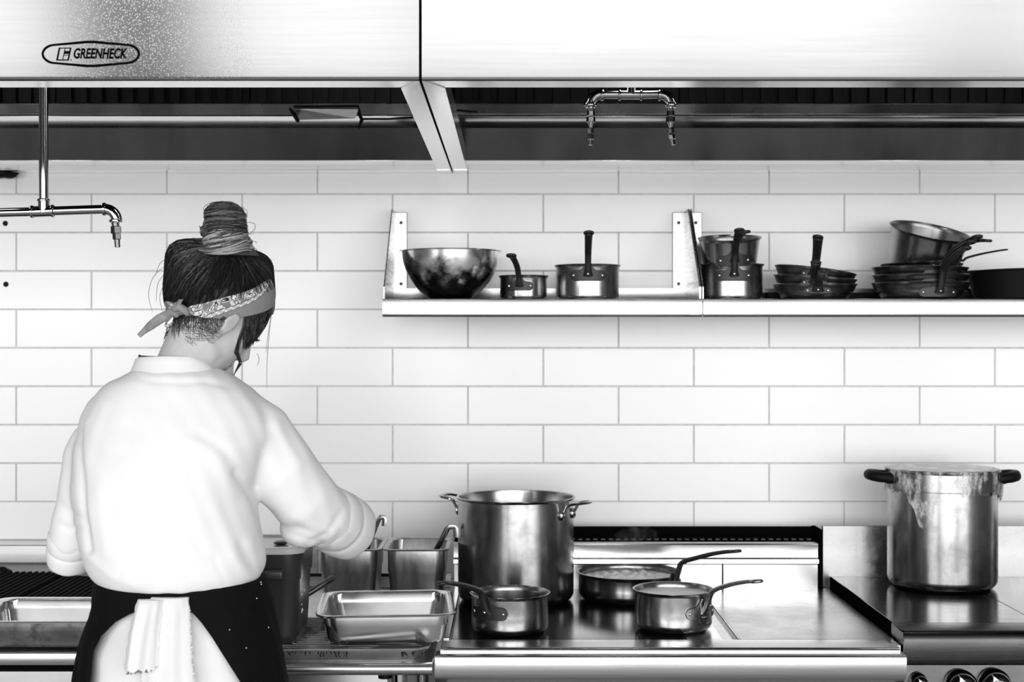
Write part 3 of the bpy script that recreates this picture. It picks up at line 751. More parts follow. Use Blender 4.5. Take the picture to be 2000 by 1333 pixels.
for i in range(4):
    x = cx-w/2+.02+i*(w-.04)/3
    G().tube([(x, cy-d/2+.008, ZK-.0042), (x, cy+d/2-.008, ZK-.0042)], .0019, 6).build('cross_wire', M_CHROME, rack)

def steam_pan(name, label, cx, cy, z, w, d, h, rot, mat, group, lip=.012, r=.028, taper=.009, step=True, mi=None):
    t = thing(name, label, 'pan', (cx, cy, z), group); t.rotation_euler.z = rot
    n = 6; R = []
    R.append(rrect(w-2*taper-.03, d-2*taper-.03, r, .0006, n)); R.append(rrect(w-2*taper-.008, d-2*taper-.008, r, .004, n)); R.append(rrect(w-2*taper, d-2*taper, r, .012, n))
    if step:
        f = .60; a = w-2*taper*(1-f); b = d-2*taper*(1-f)
        R += [rrect(a, b, r, h*f, n), rrect(a+.004, b+.004, r, h*f+.004, n)]
    R += [rrect(w-.004, d-.004, r, h-.003, n), rrect(w, d, r, h-.0012, n), rrect(w+2*lip, d+2*lip, r+lip*.7, h-.0015, n), rrect(w+2*lip+.002, d+2*lip+.002, r+lip*.7, h-.004, n), rrect(w+2*lip+.004, d+2*lip+.004, r+lip*.7, h-.001, n), rrect(w+2*lip, d+2*lip, r+lip*.7, h+.0005, n), rrect(w+.002, d+.002, r, h, n), rrect(w-.006, d-.006, r, h-.004, n)]
    if step: R += [rrect(a, b, r, h*f+.005, n), rrect(a-.004, b-.004, r, h*f+.001, n)]
    R += [rrect(w-2*taper-.004, d-2*taper-.004, r, .013, n), rrect(w-2*taper-.012, d-2*taper-.012, r, .005, n), rrect(w-2*taper-.034, d-2*taper-.034, r, .002, n)]
    G().loft(R).build('pan_body', mat, t, local=True, angle=45)
    return t
steam_pan('hotel_pan', 'shallow clean hotel pan on the wire rack', -.271, 3.072, ZK, .262, .275, .0655, .075, M_HOTPAN, 'hotel pans')
p2 = steam_pan('hotel_pan', 'long hotel pan with burnt stained outside by the grill', -.905, 3.135, ZTB+.004, .515, .262, .0625, .0, [M_HOTPAN], 'hotel pans')
# burnt outside: a skin of baked grease over the outer front wall
for ch in p2.children:
    me = ch.data; me.materials.append(M_BURNT)
    for po in me.polygons:
        c = po.center; nrm = po.normal
        if nrm.z < .5 and (abs(c.y) > .262/2-.013 or abs(c.x) > .515/2-.013) and (nrm.x*c.x+nrm.y*c.y) > 0 and c.z < .0585: po.material_index = 1
for cx_, lab in ((-.3975, 'first deep pan, dull steel, behind the smoky container'), (-.2335, 'second deep pan, dull steel, beside the big stockpot')):
    steam_pan('deep_pan', lab, cx_, 3.545, ZTB+.0012, .142, .205, .152, 0, M_DEEPPAN, 'deep pans', lip=.008, r=.024, taper=.009)
def ladle(label, pts, bowl, w):
    t = thing('ladle', label, 'ladle', pts[0], 'ladles in the deep pans')
    G().tube(pts, [w]*len(pts), 8, flat=(1, .22), up=(0, 1, 0)).build('handle', M_LADLE, t, angle=50)
    b = Vector(bowl); g = G(); prof = [(.028*math.sin(a), -.028*math.cos(a)+.028) for a in np.linspace(0, PI/2, 8)]+[(.0268*math.sin(a), -.0268*math.cos(a)+.0285) for a in np.linspace(PI/2, 0, 8)]
    g.lathe(prof, 24, Matrix.Translation(b)); g.build('bowl', M_LADLE, t)
ladle('ladle with hooked strip handle in the first deep pan', [P(703, 1108, 3.56), P(716, 1075, 3.56), P(723, 1055, 3.55), P(740, 1014, 3.54), P(743, 1011, 3.54), P(749, 1011, 3.54), P(751, 1014, 3.54), P(750, 1028, 3.54)], (-.395, 3.56, ZTB+.04), .0062)
ladle('ladle with hooked strip handle in the second deep pan', [P(838, 1108, 3.56), P(850, 1078, 3.54), P(860, 1060, 3.53), P(874, 1032, 3.52), P(878, 1029, 3.52), P(887, 1029, 3.52), P(890, 1032, 3.52), P(891, 1050, 3.52)], (-.235, 3.55, ZTB+.04), .0068)
t = thing('spoon', 'round spoon handle leaning out between the container and deep pan', 'spoon', P(600, 1200, 3.30))
G().tube([P(585, 1172, 3.30), P(610, 1155, 3.31), P(636, 1138, 3.33), P(648, 1131, 3.34), P(652, 1128, 3.345)], [.006, .007, .0075, .0078, .005], 12).build('handle', M_STEELD, t)
g = G().ball((0, 0, 0), (.024, .034, .008), 20, 10, Matrix.Translation(P(572, 1180, 3.29))); g.build('spoon_bowl', M_STEELD, t)

# smoky square container with lid
cx, cy = -.538, 3.035; w = .208
ZC = ZK
t = thing('food_container', 'square smoky plastic food container with handles and clear lid beside the cook', 'container', (cx, cy, ZC))
hC = .196
R = []
for z, ww, rr in ((.0005, w-.040, .026), (.004, w-.028, .032), (.02, w-.022, .034), (hC-.062, w-.010, .036), (hC-.058, w-.004, .038), (hC-.008, w, .038), (hC, w+.001, .038), (hC, w-.006, .036), (hC-.06, w-.014, .034), (.02, w-.028, .032), (.006, w-.036, .028)):
    R.append(rrect(ww, ww, rr, ZC+z, 8, cx, cy))
G().loft(R).build('tub', M_PLASTIC, t, angle=50)
R = [rrect(w+.004, w+.004, .040, ZC+hC-.006, 8, cx, cy), rrect(w+.008, w+.008, .041, ZC+hC-.002, 8, cx, cy), rrect(w+.008, w+.008, .041, ZC+hC+.005, 8, cx, cy), rrect(w+.002, w+.002, .038, ZC+hC+.008, 8, cx, cy), rrect(w-.02, w-.02, .032, ZC+hC+.008, 8, cx, cy), rrect(w-.026, w-.026, .03, ZC+hC+.004, 8, cx, cy)]
ld = G().loft(R).build('lid', M_LIDTOP, t, angle=40)
g = G(); g.ball((cx+.05, cy-.03, ZC+hC+.0085), (.016, .022, .0045), 16, 8); g.build('lid_tab', M_PLASTIC, ld)
for s in (-1,):
    g = G(); yy = cy-w/2
    g.box(cx-.05, cx+.068, yy-.013, yy+.006, ZC+hC-.058, ZC+hC-.036, .006, 0, None, 3); g.build('handle', M_PLASTIC, t)
g = G(); R2 = random.Random(9)
for i in range(16):
    z = ZC+R2.uniform(.05, .15); yy = cy+R2.uniform(-.055, -.01); xx = cx+(w-.022+(z-ZC)/hC*.014)/2+.0003
    a = R2.uniform(.0008, .003); g.box(xx-.0006, xx+.0007, yy-a, yy+a, z-a, z+a*1.3)
tag(g.build('label_scraps', M_WHITEMARK, t, smooth=False), kind='stuff')

# grill stand, left
t = thing('charbroiler', 'black ribbed charbroiler on a stainless stand at the left edge', 'grill', (-1.15, 3.4, 0))
x0, x1 = -1.75, -.67
G().box(x0, x1, 3.02, 3.80, .12, ZTB-.045).build('body', M_PANNEL, t, smooth=False)
for lx in (x0+.06, x1-.06):
    for ly in (3.07, 3.70):
        G().tube([(lx, ly, 0), (lx, ly, .13)], [.022, .028], 14).build('leg', M_CHROME, t)
G().sheet([(3.012, ZTB-.028), (3.004, ZTB-.0275), (3.001, ZTB-.024), (3.001, ZTB-.003), (3.003, ZTB-.0005), (3.006, ZTB), (3.34, ZTB)], x0, x1, -.002).build('front_ledge', M_STEEL, t, angle=45)
ZG = EYE-.602
xe = -.955
G().box(x0, xe, 3.305, 3.32, ZTB-.02, ZG-.004).build('grill_front', M_BLACK, t, smooth=False)
G().box(xe, xe+.004, 3.305, 3.78, ZTB-.02, ZG+.012).build('grill_side', M_PANNEL, t, smooth=False)
G().box(x0, xe, 3.32, 3.72, ZTB+.0, ZTB+.01).build('drip_tray', M_BLACK, t, smooth=False)
n = 0
for (a, b) in ((-1.72, -1.545), (-1.535, -1.36), (-1.35, -1.165), (-1.150, -.962)):
    g = G(); k = int((b-a)/.0155)
    for i in range(k):
        xx = a+(i+.5)*(b-a)/k
        g.prism([(xx-.0052, ZG-.012), (xx-.0035, ZG), (xx+.0035, ZG), (xx+.0052, ZG-.012)], 'y', 3.325, 3.715)
    g.box(a, b, 3.325, 3.332, ZG-.014, ZG-.003); g.box(a, b, 3.708, 3.715, ZG-.014, ZG-.003); g.box(a, b, 3.515, 3.522, ZG-.016, ZG-.008)
    tag(g.build('grate', M_CHAR, t, smooth=False), kind='stuff')
zt, zb = EYE-(1065-666)/FPX*3.78, EYE-(1101.5-666)/FPX*3.78
G().sheet([(3.718, ZG-.004), (3.765, zb-.003), (3.778, zb), (3.780, zb+.004), (3.780, zt-.002), (3.782, zt), (3.855, EYE-(1056-666)/FPX*3.855)], x0, -.56, -.002).build('back_splash', M_PANNEL, t, angle=25)
g = G(); g.tube([P(-40, 1113, 3.74), P(8, 1111, 3.735), P(20, 1118, 3.72)], .006, 8); g.build('burner_pipe', M_BLACK, t)

# ------------------------------------------------------------------ pots and pans
def handle_part(root, az_note, r, zc, L, rise, mat, plate_w=.040, plate_h=.022, lobes=True, rw=.0085, rivets=3, ring=True, emblem=False):
    "cast handle: winged plate on the wall, stem that rises then sweeps outward (towards local -Y), ring tip"
    g = G()
    nseg = 22
    top, bot = [], []
    for i in range(nseg+1):
        u = -1+2*i/nseg; s = u*plate_w
        e = math.sqrt(max(0, 1-max(0, (abs(u)-.72)/.28)**2))
        hh = plate_h/2*e
        zt_ = zc+hh*.9+(plate_h*.75)*math.exp(-(u/.26)**2); zb_ = zc-hh-(plate_h*.50*math.exp(-(u/.35)**2) if emblem else 0)
        if e < .02: zt_ = zb_ = zc
        top.append((s, zt_)); bot.append((s, zb_))
    def onw(s, z, o):
        a = s/r; rr = r+o
        return (rr*math.sin(a), -rr*math.cos(a), z)
    rings = []
    for i in range(nseg+1):
        (s, zt_), (_, zb_) = top[i], bot[i]
        o = .0052
        zi = min(.0015, (zt_-zb_)*.3)
        rings.append([onw(s, zt_, .0002), onw(s, zt_-zi*.3, o*.7), onw(s, zt_-zi, o), onw(s, zb_+zi, o), onw(s, zb_+zi*.3, o*.7), onw(s, zb_, .0002)])
    g.loft(rings)
    y0 = -r-.003
    path = [(0, y0, zc-.001), (0, y0-.006, zc+.010), (0, y0-.010, zc+.020), (0, y0-.017, zc+rise*.42), (0, y0-.028, zc+rise*.60), (0, y0-L*.36, zc+rise*.76), (0, y0-L*.55, zc+rise*.88), (0, y0-L*.74, zc+rise*.97), (0, y0-L*.84, zc+rise)]
    # smooth with Catmull-Rom
    V = [Vector(p) for p in path]; sm = []
    for i in range(len(V)-1):
        p0, p1, p2, p3 = V[max(i-1, 0)], V[i], V[i+1], V[min(i+2, len(V)-1)]
        for q in range(4):
            tt = q/4
            sm.append(.5*((2*p1)+(p2-p0)*tt+(2*p0-5*p1+4*p2-p3)*tt*tt+(-p0+3*p1-3*p2+p3)*tt**3))
    sm.append(V[-1]); m = len(sm)
    rad = []
    for i in range(m):
        f = i/(m-1)
        wv = interp([0, .12, .3, .7, 1], [rw*1.35, rw*.95, rw*.80, rw*.92, rw*1.05], f); tv = interp([0, .2, .6, 1], [rw*.75, rw*.7, rw*.62, rw*.45], f)
        rad.append((wv, tv))
    g.tube(sm, rad, 12, up=(0, 0, 1))
    if ring:
        d = (V[-1]-V[-2]).normalized(); c = V[-1]+d*.009; lat = Vector((1, 0, 0))
        loop = [c+lat*(.0098*math.cos(a))+d*(.0125*math.sin(a)) for a in np.linspace(0, 2*PI, 25)[:-1]]
        g.tube(loop, .0037, 8, closed=True)
    h = g.build('handle', mat, root, local=True, angle=50)
    pos = [-.78*plate_w, .78*plate_w]+([0] if rivets == 3 else [])
    for s in pos:
        z = zc+(0 if s else plate_h*.10); a = s/r
        M = Matrix.Rotation(a, 4, 'Z') @ Matrix.Translation((0, -r-.005-(.0082 if not s else 0), z)) @ Matrix.Rotation(PI/2, 4, 'X')
        rr = .0036
        G().lathe([(0, .0022), (rr*.5, .0019), (rr*.9, .0009), (rr, 0), (rr, -.001), (0, -.001)], 12, M).build('rivet', M_RIVET, h, local=True)
    return h

def pan(name, label, c, r, h, az, mat, inner, cat='saucepan', group=None, hz=None, L=.17, rise=.075, hmat=None, tilt=(0, 0), flare=0.0, rb=None, corner=.010, emblem=False, **kw):
    """c: point on the support under the pan's centre; az: handle azimuth, 0 = towards the photographer, + = to the right;
    tilt: (towards the photographer, to the right) in radians"""
    t = thing(name, label, cat, c, group)
    R = Matrix.Rotation(-tilt[1]*-1, 3, 'Y') @ Matrix.Rotation(tilt[0], 3, 'X') @ Matrix.Rotation(az, 3, 'Z')
    t.rotation_euler = R.to_euler()
    rb = rb if rb is not None else r-flare
    pf = [(0, .0008), (rb-corner, 0)]
    for k in range(1, 7):
        a = PI/2*k/6; pf.append((rb-corner+corner*math.sin(a), corner-corner*math.cos(a)))
    pf += [(rb+(r-rb)*.5, h*.5), (r-.0005, h-.008), (r+.001, h-.004), (r+.0038, h-.0012), (r+.0045, h), (r+.0035, h+.0009), (r+.0008, h+.0004), (r-.0022, h-.004)]
    prof_o = list(pf); ni = len(pf)-1
    pin = [(r-.003, h-.012), (rb+(r-rb)*.5-.003, h*.5)]
    for k in range(0, 7):
        a = PI/2*(1-k/6); pin.append((rb-.003-corner+corner*math.sin(a), .003+corner-corner*math.cos(a)))
    pin.append((0, .0035))
    g = G(); g.lathe(pf+pin, 72)
    k = len(pf)+len(pin)
    # outer faces first k-1 per strip: mark inner ones
    g.m = []
    for f in g.f:
        zz = [g.v[i] for i in f]
        g.m.append(0)
    o = g.build('pan_body', [mat, inner], t, local=True, angle=40)
    for po in o.data.polygons:
        cc = po.center; nn = po.normal
        rad = Vector((nn.x*cc.x+nn.y*cc.y, 0, 0)).x
        if (rad < 0 and cc.z > .0025) or (nn.z > .7 and cc.z > .0022 and math.hypot(cc.x, cc.y) < r-.0005) or cc.z > h-.0036: po.material_index = 1
    handle_part(t, az, (rb+(r-rb)*(hz if hz else h*.62)/h)+.0003, hz if hz else h*.62, L, rise, hmat or M_IRON, emblem=emblem, **kw)
    return t
def on(px, Y, z): return Vector(((px-1000)/FPX*Y, Y, z))

# on the shelves
ZSP = ZS+.0006
t = thing('mixing_bowl', 'large hammered steel mixing bowl on the left wall shelf', 'bowl', on(880, 3.700, ZSP))
def bowl_arc(R_, zlo, zhi, rb_, n_):
    a0 = math.asin(rb_/R_); return [(R_*math.sin(a), zlo+(zhi-zlo)*(math.cos(a0)-math.cos(a))/(math.cos(a0)-math.cos(1.47))) for a in np.linspace(a0, 1.47, n_)]
prof = [(0, .0006)]+bowl_arc(.1268, 0, .1195, .046, 16)+[(.1270, .1245), (.134, .1258), (.1345, .1268), (.134, .1275), (.1255, .1262)]+bowl_arc(.1248, .002, .1200, .044, 16)[::-1]+[(0, .002)]
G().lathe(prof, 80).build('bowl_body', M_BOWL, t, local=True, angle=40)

pan('small_saucepan', 'smallest saucepan, black handle leaning left, beside the mixing bowl', on(1022.5, 3.68, ZSP), .0605, .0615, -.17, M_COPPER, M_TIN, hz=.034, L=.135, rise=.068, plate_w=.0345, plate_h=.024, rivets=2, rw=.0088, group='saucepans on the shelves')
pan('saucepan', 'saucepan with upright black handle between small saucepan and bracket', on(1147.5, 3.68, ZSP), .0815, .0885, -.04, M_COPPER, M_TIN, hz=.060, L=.165, rise=.094, plate_w=.046, plate_h=.029, rw=.0100, group='saucepans on the shelves')
pan('saucepan', 'lower saucepan of the nested pair beside the shelf bracket', on(1428.5, 3.68, ZSP), .080, .0905, -.07, M_COPPER, M_TIN, hz=.060, L=.165, rise=.100, plate_w=.046, plate_h=.029, rw=.0100, group='saucepans on the shelves')
pan('saucepan', 'upper saucepan of the nested pair beside the shelf bracket, tipped forward', on(1425, 3.672, ZSP+.0645), .0775, .096, .02, M_COPPER, M_TIN, hz=.045, L=.16, rise=.085, plate_w=.044, plate_h=.030, rw=.0100, tilt=(.17, -.03), flare=.012, rivets=2, group='saucepans on the shelves')
# three skillets
for i, (dx, z, rr, tl, az, rise, lab) in enumerate(((0, 0, .104, (0, 0), -.13, .040, 'bottom skillet of the stack of three in the middle of right shelf'), (-1, .019, .1025, (.02, .07), -.21, .044, 'middle skillet of the stack of three, tilted to the right'), (-2, .038, .101, (.0, .13), -.22, .078, 'top skillet of the stack of three, tilted steeply right'))):
    pan('skillet', lab, on(1591+dx, 3.68, ZSP+z), rr, .039, az, M_SKILLET, M_TIN, 'skillet', 'skillets in the stack of three', hz=.021, L=.17, rise=rise, tilt=tl, flare=.012, corner=.022, plate_w=.032, plate_h=.018, rw=.0125)
# right stack
for i, (z, rr, az, lab) in enumerate(((0, .1215, .12, 'bottom pan of the right stack with winged riveted handle'), (.0225, .1205, .17, 'second pan up in the right stack'), (.045, .118, .24, 'third pan up in the right stack, just below the saucepan'))):
    pan('saute_pan', lab, on(1798-i, 3.675, ZSP+z), rr, .043-.003*i, az, M_SKILLET, M_TIN, 'pan', 'pans in the right stack', hz=.016, L=.17, rise=.098-.008*i, flare=.014, corner=.024, plate_w=.050, plate_h=.026, rw=.0105, tilt=(.0, .012*(i == 2)))
pan('small_skillet', 'thin-handled small skillet nested at the top of right stack', on(1800, 3.69, ZSP+.0525), .100, .040, .80, M_SKILLET, M_TIN, 'skillet', hz=.028, L=.16, rise=.040, flare=.02, plate_w=.025, plate_h=.014, rw=.0045, ring=False)
pan('saucepan', 'deep saucepan tipped forward on top of the right stack', on(1799, 3.690, ZSP+.078), .100, .105, .42, M_COPPER_L, M_TIN, hz=.036, L=.125, rise=.098, plate_w=.047, plate_h=.028, rw=.010, tilt=(.30, .15), flare=.014, rivets=2, group='saucepans on the shelves')
# big black pan at the frame edge, flat black trays leaning low behind the stacks
t = thing('roasting_pan', 'big black pan cut by the right edge of the shelf', 'pan', on(1990, 3.70, ZSP))
g = G(); prof = [(0, .001), (.105, 0), (.112, .004), (.128, .072), (.134, .075), (.134, .078), (.128, .078), (.124, .072), (.108, .008), (0, .006)]
g.lathe(prof, 60, Matrix.Rotation(-.02, 4, 'Y')); g.build('pan_body', M_BLACK, t, local=True)
g = G(); g.tube([(.02, -.118, .05), (.03, -.135, .055), (.06, -.13, .055), (.07, -.105, .05)], .004, 8); g.build('handle', M_IRON, t, local=True)
t = thing('flat_tray', 'low black tray lying behind the pan stacks', 'tray', on(1605, 3.765, ZSP))
xa, xb = on(1494, 3.80, 0).x, on(1718, 3.80, 0).x
R = [rrect(xb-xa, .056, .012, z, 4, (xa+xb)/2-t.location.x, .044) for z in (0.0003,)]+[rrect(xb-xa+.008, .064, .014, .022, 4, (xa+xb)/2-t.location.x, .044), rrect(xb-xa+.004, .060, .012, .0225, 4, (xa+xb)/2-t.location.x, .044), rrect(xb-xa-.006, .05, .01, .004, 4, (xa+xb)/2-t.location.x, .044)]
G().loft(R).build('tray_body', M_BLACK, t, local=True)

# on the ranges
ZH = ZT-.0005
pan('saucepan', 'empty saucepan with black handle pointing left on the front of the range', on(996, 3.172, ZH), .0855, .0855, -.60, M_POT, M_POTIN, hz=.052, L=.175, rise=.086, plate_w=.048, plate_h=.030, rw=.0098, corner=.016, group='saucepans on the range')
pan('saucepan', 'saucepan of white sauce with bright bronze handle pointing right', on(1315, 3.195, ZH), .0865, .089, .72, M_POT, M_POTIN, hz=.048, L=.164, rise=.086, hmat=M_BRONZE, plate_w=.046, plate_h=.027, corner=.018, emblem=True, rivets=2, group='saucepans on the range')
bz = [o for o in bpy.data.objects if o.get('label', '').startswith('saucepan of white sauce')][0]
hb = [o for o in bz.children if o.name.startswith('handle')][0]
for body, z, sz in (('Mauviel', .0475, .0085), ('France', .0385, .0062)):
    vs, fs = text_mesh(body, sz, 0, .0003, 1, 0, .9)
    rr = .0865+.0056
    vs = [((rr+v[2])*math.sin(v[0]/rr), -(rr+v[2])*math.cos(v[0]/rr), z+v[1]) for v in vs]
    G().add(vs, fs).build('lettering', M_RIVET, hb, local=True, smooth=False)
pan('saute_pan', 'wide pan of mashed food with long black handle behind the white sauce', on(1229, 3.575, ZH), .1275, .0665, .88, M_POT, M_POTIN, 'pan', hz=.046, L=.198, rise=.098, plate_w=.046, plate_h=.026, corner=.02, rw=.0098)
# food
def food_disc(name, label, c, r, z, mat, amp, freq, seed):
    t = G(); R = random.Random(seed); nr, na = 22, 64; vs = [(0, 0, amp*.4)]; fs = []
    ph = [(R.uniform(0, 6.28), R.uniform(.6, 1.5)*freq, R.uniform(0, 6.28)) for _ in range(9)]
    for i in range(1, nr+1):
        rr = r*i/nr
        for j in range(na):
            a = 2*PI*j/na; x, y = rr*math.cos(a), rr*math.sin(a)
            hgt = sum(math.sin((x*math.cos(p[0])+y*math.sin(p[0]))*p[1]+p[2]) for p in ph)/4.5*amp
            hgt *= min(1, (1-(i/nr)**6)+.25)
            vs.append((x, y, hgt))
    for j in range(na): fs.append((0, 1+j, 1+(j+1) % na))
    for i in range(nr-1):
        for j in range(na):
            k = (j+1) % na; fs.append((1+i*na+j, 1+(i+1)*na+j, 1+(i+1)*na+k, 1+i*na+k))
    n0 = len(vs); vs += [(r*.98*math.cos(2*PI*j/na), r*.98*math.sin(2*PI*j/na), -.010) for j in range(na)]
    for j in range(na): k = (j+1) % na; fs.append((1+(nr-1)*na+j, n0+j, n0+k, 1+(nr-1)*na+k))
    fs.append(tuple(n0+j for j in range(na-1, -1, -1)))
    c = Vector(c); t.add([(c.x+v[0], c.y+v[1], z+v[2]) for v in vs], fs)
    return tag(t.build(name, mat, None, angle=60), label, 'food', None, 'stuff')
food_disc('mashed_food', 'lumpy pale mash filling the wide black-handled pan', on(1229, 3.575, 0), .1225, ZH+.050, M_MASH, .007, 190, 3)
food_disc('white_sauce', 'smooth white sauce in the bronze-handled saucepan', on(1315, 3.195, 0), .0828, ZH+.0775, M_CREAM, .0007, 60, 5)

def stockpot(name, label, c, r, h, mat, corner, group):
    t = thing(name, label, 'stockpot', c, group)
    pf = [(0, .001), (r-corner, 0)]+[(r-corner+corner*math.sin(PI/2*k/8), corner-corner*math.cos(PI/2*k/8)) for k in range(1, 9)]
    pf += [(r, h*.5), (r, h-.006), (r+.0025, h-.004), (r+.0045, h-.001), (r+.003, h+.001), (r-.0015, h), (r-.003, h-.006), (r-.003, h*.5), (r-.003, corner+.004)]+[(r-.004-corner+corner*math.sin(PI/2*(1-k/6)), .004+corner-corner*math.cos(PI/2*(1-k/6))) for k in range(1, 7)]+[(0, .005)]
    G().lathe(pf, 96).build('pot_body', mat, t, local=True, angle=40)
    return t
sp = stockpot('stockpot', 'large open steel stockpot with loop handles on the range', on(1007.5, 3.555, ZH), .1445, .2575, M_POT, .022, 'stockpots')
for az in (math.radians(62), math.radians(-112)):
    g = G(); M = Matrix.Rotation(az, 4, 'Z'); r = .1445; z = .2575
    path = [(-.030, -r+.001, z-.038), (-.030, -r-.006, z-.028), (-.031, -r-.013, z-.014), (-.032, -r-.024, z-.009), (-.030, -r-.046, z-.006), (-.018, -r-.055, z-.005), (0, -r-.057, z-.005), (.018, -r-.055, z-.005), (.030, -r-.046, z-.006), (.032, -r-.024, z-.009), (.031, -r-.013, z-.014), (.030, -r-.006, z-.028), (.030, -r+.001, z-.038)]
    g.tube(path, .0046, 10, flat=(1.0, .8), M=M)
    for s in (-1, 1): g.ball((s*.030, -r, z-.038), (.010, .006, .013), 14, 8, M)
    g.build('handle', M_CHROME, sp, local=True)
sw = stockpot('stockpot', 'stockpot covered in cling film on the right range', on(1840, 3.588, ZR), .1345, .2955, M_POT, .026, 'stockpots')
for az in (-PI/2-.05, PI/2-.05):
    g = G(); M = Matrix.Rotation(az, 4, 'Z'); r = .1345; z = .2955
    g.tube([(-.036, -r-.008, z-.020), (-.034, -r-.028, z-.018), (-.022, -r-.042, z-.016), (0, -r-.048, z-.015), (.022, -r-.042, z-.016), (.034, -r-.028, z-.018), (.036, -r-.008, z-.020)], [.013, .0135, .0135, .0135, .0135, .0135, .013], 12, M=M)
    for s in (-1, 1): g.tube([(s*.036, -r+.004, z-.022), (s*.036, -r-.012, z-.020)], .014, 12, M=M)
    g.build('handle', M_BLACK, sw, local=True)
g = G(); ringb = lambda rr, z: [(rr*math.cos(2*PI*i/72), rr*math.sin(2*PI*i/72), z) for i in range(72)]
r = .1345; z = .247
g.loft([ringb(r, z-.001), ringb(r+.0012, z-.0006), ringb(r+.0012, z+.0006), ringb(r, z+.001)], False, False); g.build('band', M_STEELD, sw, local=True)
# cling film: taut over the rim, crumpled skirt down the side
c = sw.location; n = 120; vs = []; fs = []; R = random.Random(12)
ph = [(R.randint(3, 40), R.uniform(0, 6.28), R.uniform(.3, 1)) for _ in range(14)]
def wob(a, k): return sum(p[2]*math.sin(p[0]*a+p[1]+k*1.3) for p in ph)/6
levels = [(.02, .003, 0), (.06, .0028, 0), (.10, .0028, 0), (.1345, .0030, .2), (.1400, .0015, .4)]
rowsN = 12
for rr, dz, w in levels:
    for j in range(n):
        a = 2*PI*j/n; q = rr+.0012*w*wob(a, 0); vs.append((q*math.cos(a), q*math.sin(a), .2955+dz))
for i in range(1, rowsN+1):
    f = i/rowsN
    for j in range(n):
        a = 2*PI*j/n
        d = (a-math.radians(235)+PI) % (2*PI)-PI          # long tongue at the front left
        d2 = (a-math.radians(-8)+PI) % (2*PI)-PI          # bunch at the right
        drop = .055+.010*wob(a, 5)+.085*math.exp(-(d/.22)**2)+.02*math.exp(-(d2/.4)**2)
        rr = .1390-.0015*f+.0022*abs(wob(a+f*.05, f*2))*(.4+f)+.010*math.exp(-(d2/.30)**2)*math.sin(PI*f)**.5
        vs.append((rr*math.cos(a), rr*math.sin(a), .2955+.001-drop*f))
nr = len(levels)+rowsN
for i in range(nr-1):
    for j in range(n):
        k = (j+1) % n; fs.append((i*n+j, i*n+k, (i+1)*n+k, (i+1)*n+j))
fs.append(tuple(range(n)))
g = G(); g.add([(c.x+v[0], c.y+v[1], c.z+v[2]) for v in vs], fs)
tag(g.build('cling_film', M_FILM, None, angle=80), 'clear crumpled cling film stretched over the right stockpot', 'plastic wrap')
# steam rising from the pan of mash
g = G(); c = on(1229, 3.60, ZH+.075)
g.loft([[(c.x+rx*math.cos(2*PI*i/16)+ox, c.y+.03*math.sin(2*PI*i/16), c.z+z) for i in range(16)] for z, rx, ox in ((0, .07, 0), (.03, .075, .004), (.06, .07, .012), (.085, .055, .02), (.10, .03, .024))])
tag(g.build('steam', M_STEAM, None), 'faint steam wisps rising from the pan of mash', 'steam', None, 'stuff')
# ------------------------------------------------------------------ the cook
person = thing('person', 'cook seen from behind in a white jacket, bandana and black apron, hair in a bun', 'person', (-.61, 2.57, 0))
K = 2.6/FPX
def remesh(g, voxel, smooth=8, fac=.5, name='tmp'):
    me = bpy.data.meshes.new(name); me.from_pydata(g.v, [], g.f)
    bm = bmesh.new(); bm.from_mesh(me); bmesh.ops.recalc_face_normals(bm, faces=bm.faces); bm.to_mesh(me); bm.free()
    o = link(bpy.data.objects.new(name, me))
    md = o.modifiers.new('r', 'REMESH'); md.mode = 'VOXEL'; md.voxel_size = voxel; md.adaptivity = 0
    if smooth:
        sm = o.modifiers.new('s', 'SMOOTH'); sm.iterations = smooth; sm.factor = fac
    dg = bpy.context.evaluated_depsgraph_get()
    out = bpy.data.meshes.new_from_object(o.evaluated_get(dg))
    bpy.data.objects.remove(o); bpy.data.meshes.remove(me)
    return out
def mesh_part(me, name, mat, parent, smooth=True):
    base = OFF[parent.name]
    co = np.empty(len(me.vertices)*3); me.vertices.foreach_get('co', co); co = co.reshape(-1, 3)-np.array(base)
    me.vertices.foreach_set('co', co.ravel()); me.materials.clear(); me.materials.append(mat)
    me.polygons.foreach_set('use_smooth', [smooth]*len(me.polygons)); me.update(); me.name = name
    o = link(bpy.data.objects.new(name, me)); o.parent = parent; OFF[o.name] = base; return o
def super_ring(cx, cy, rx, ry, z, n=48, e=2.3):
    pts = []
    for k in range(n):
        a = 2*PI*k/n; c, s = math.cos(a), math.sin(a)
        pts.append((cx+rx*math.copysign(abs(c)**(2/e), c), cy+ry*math.copysign(abs(s)**(2/e), s), z))
    return pts
def zy(py, Y): return EYE-(py-666)/FPX*Y

# head frame: face turned 60 deg to the right of straight-away, bowed, cranium centre below
HC = P(427, 584, 2.63)
HM = Matrix.Translation(HC) @ Matrix.Rotation(math.radians(-60), 4, 'Z') @ Matrix.Rotation(math.radians(-43), 4, 'X') @ Matrix.Rotation(math.radians(-2), 4, 'Y')
HI = HM.inverted()

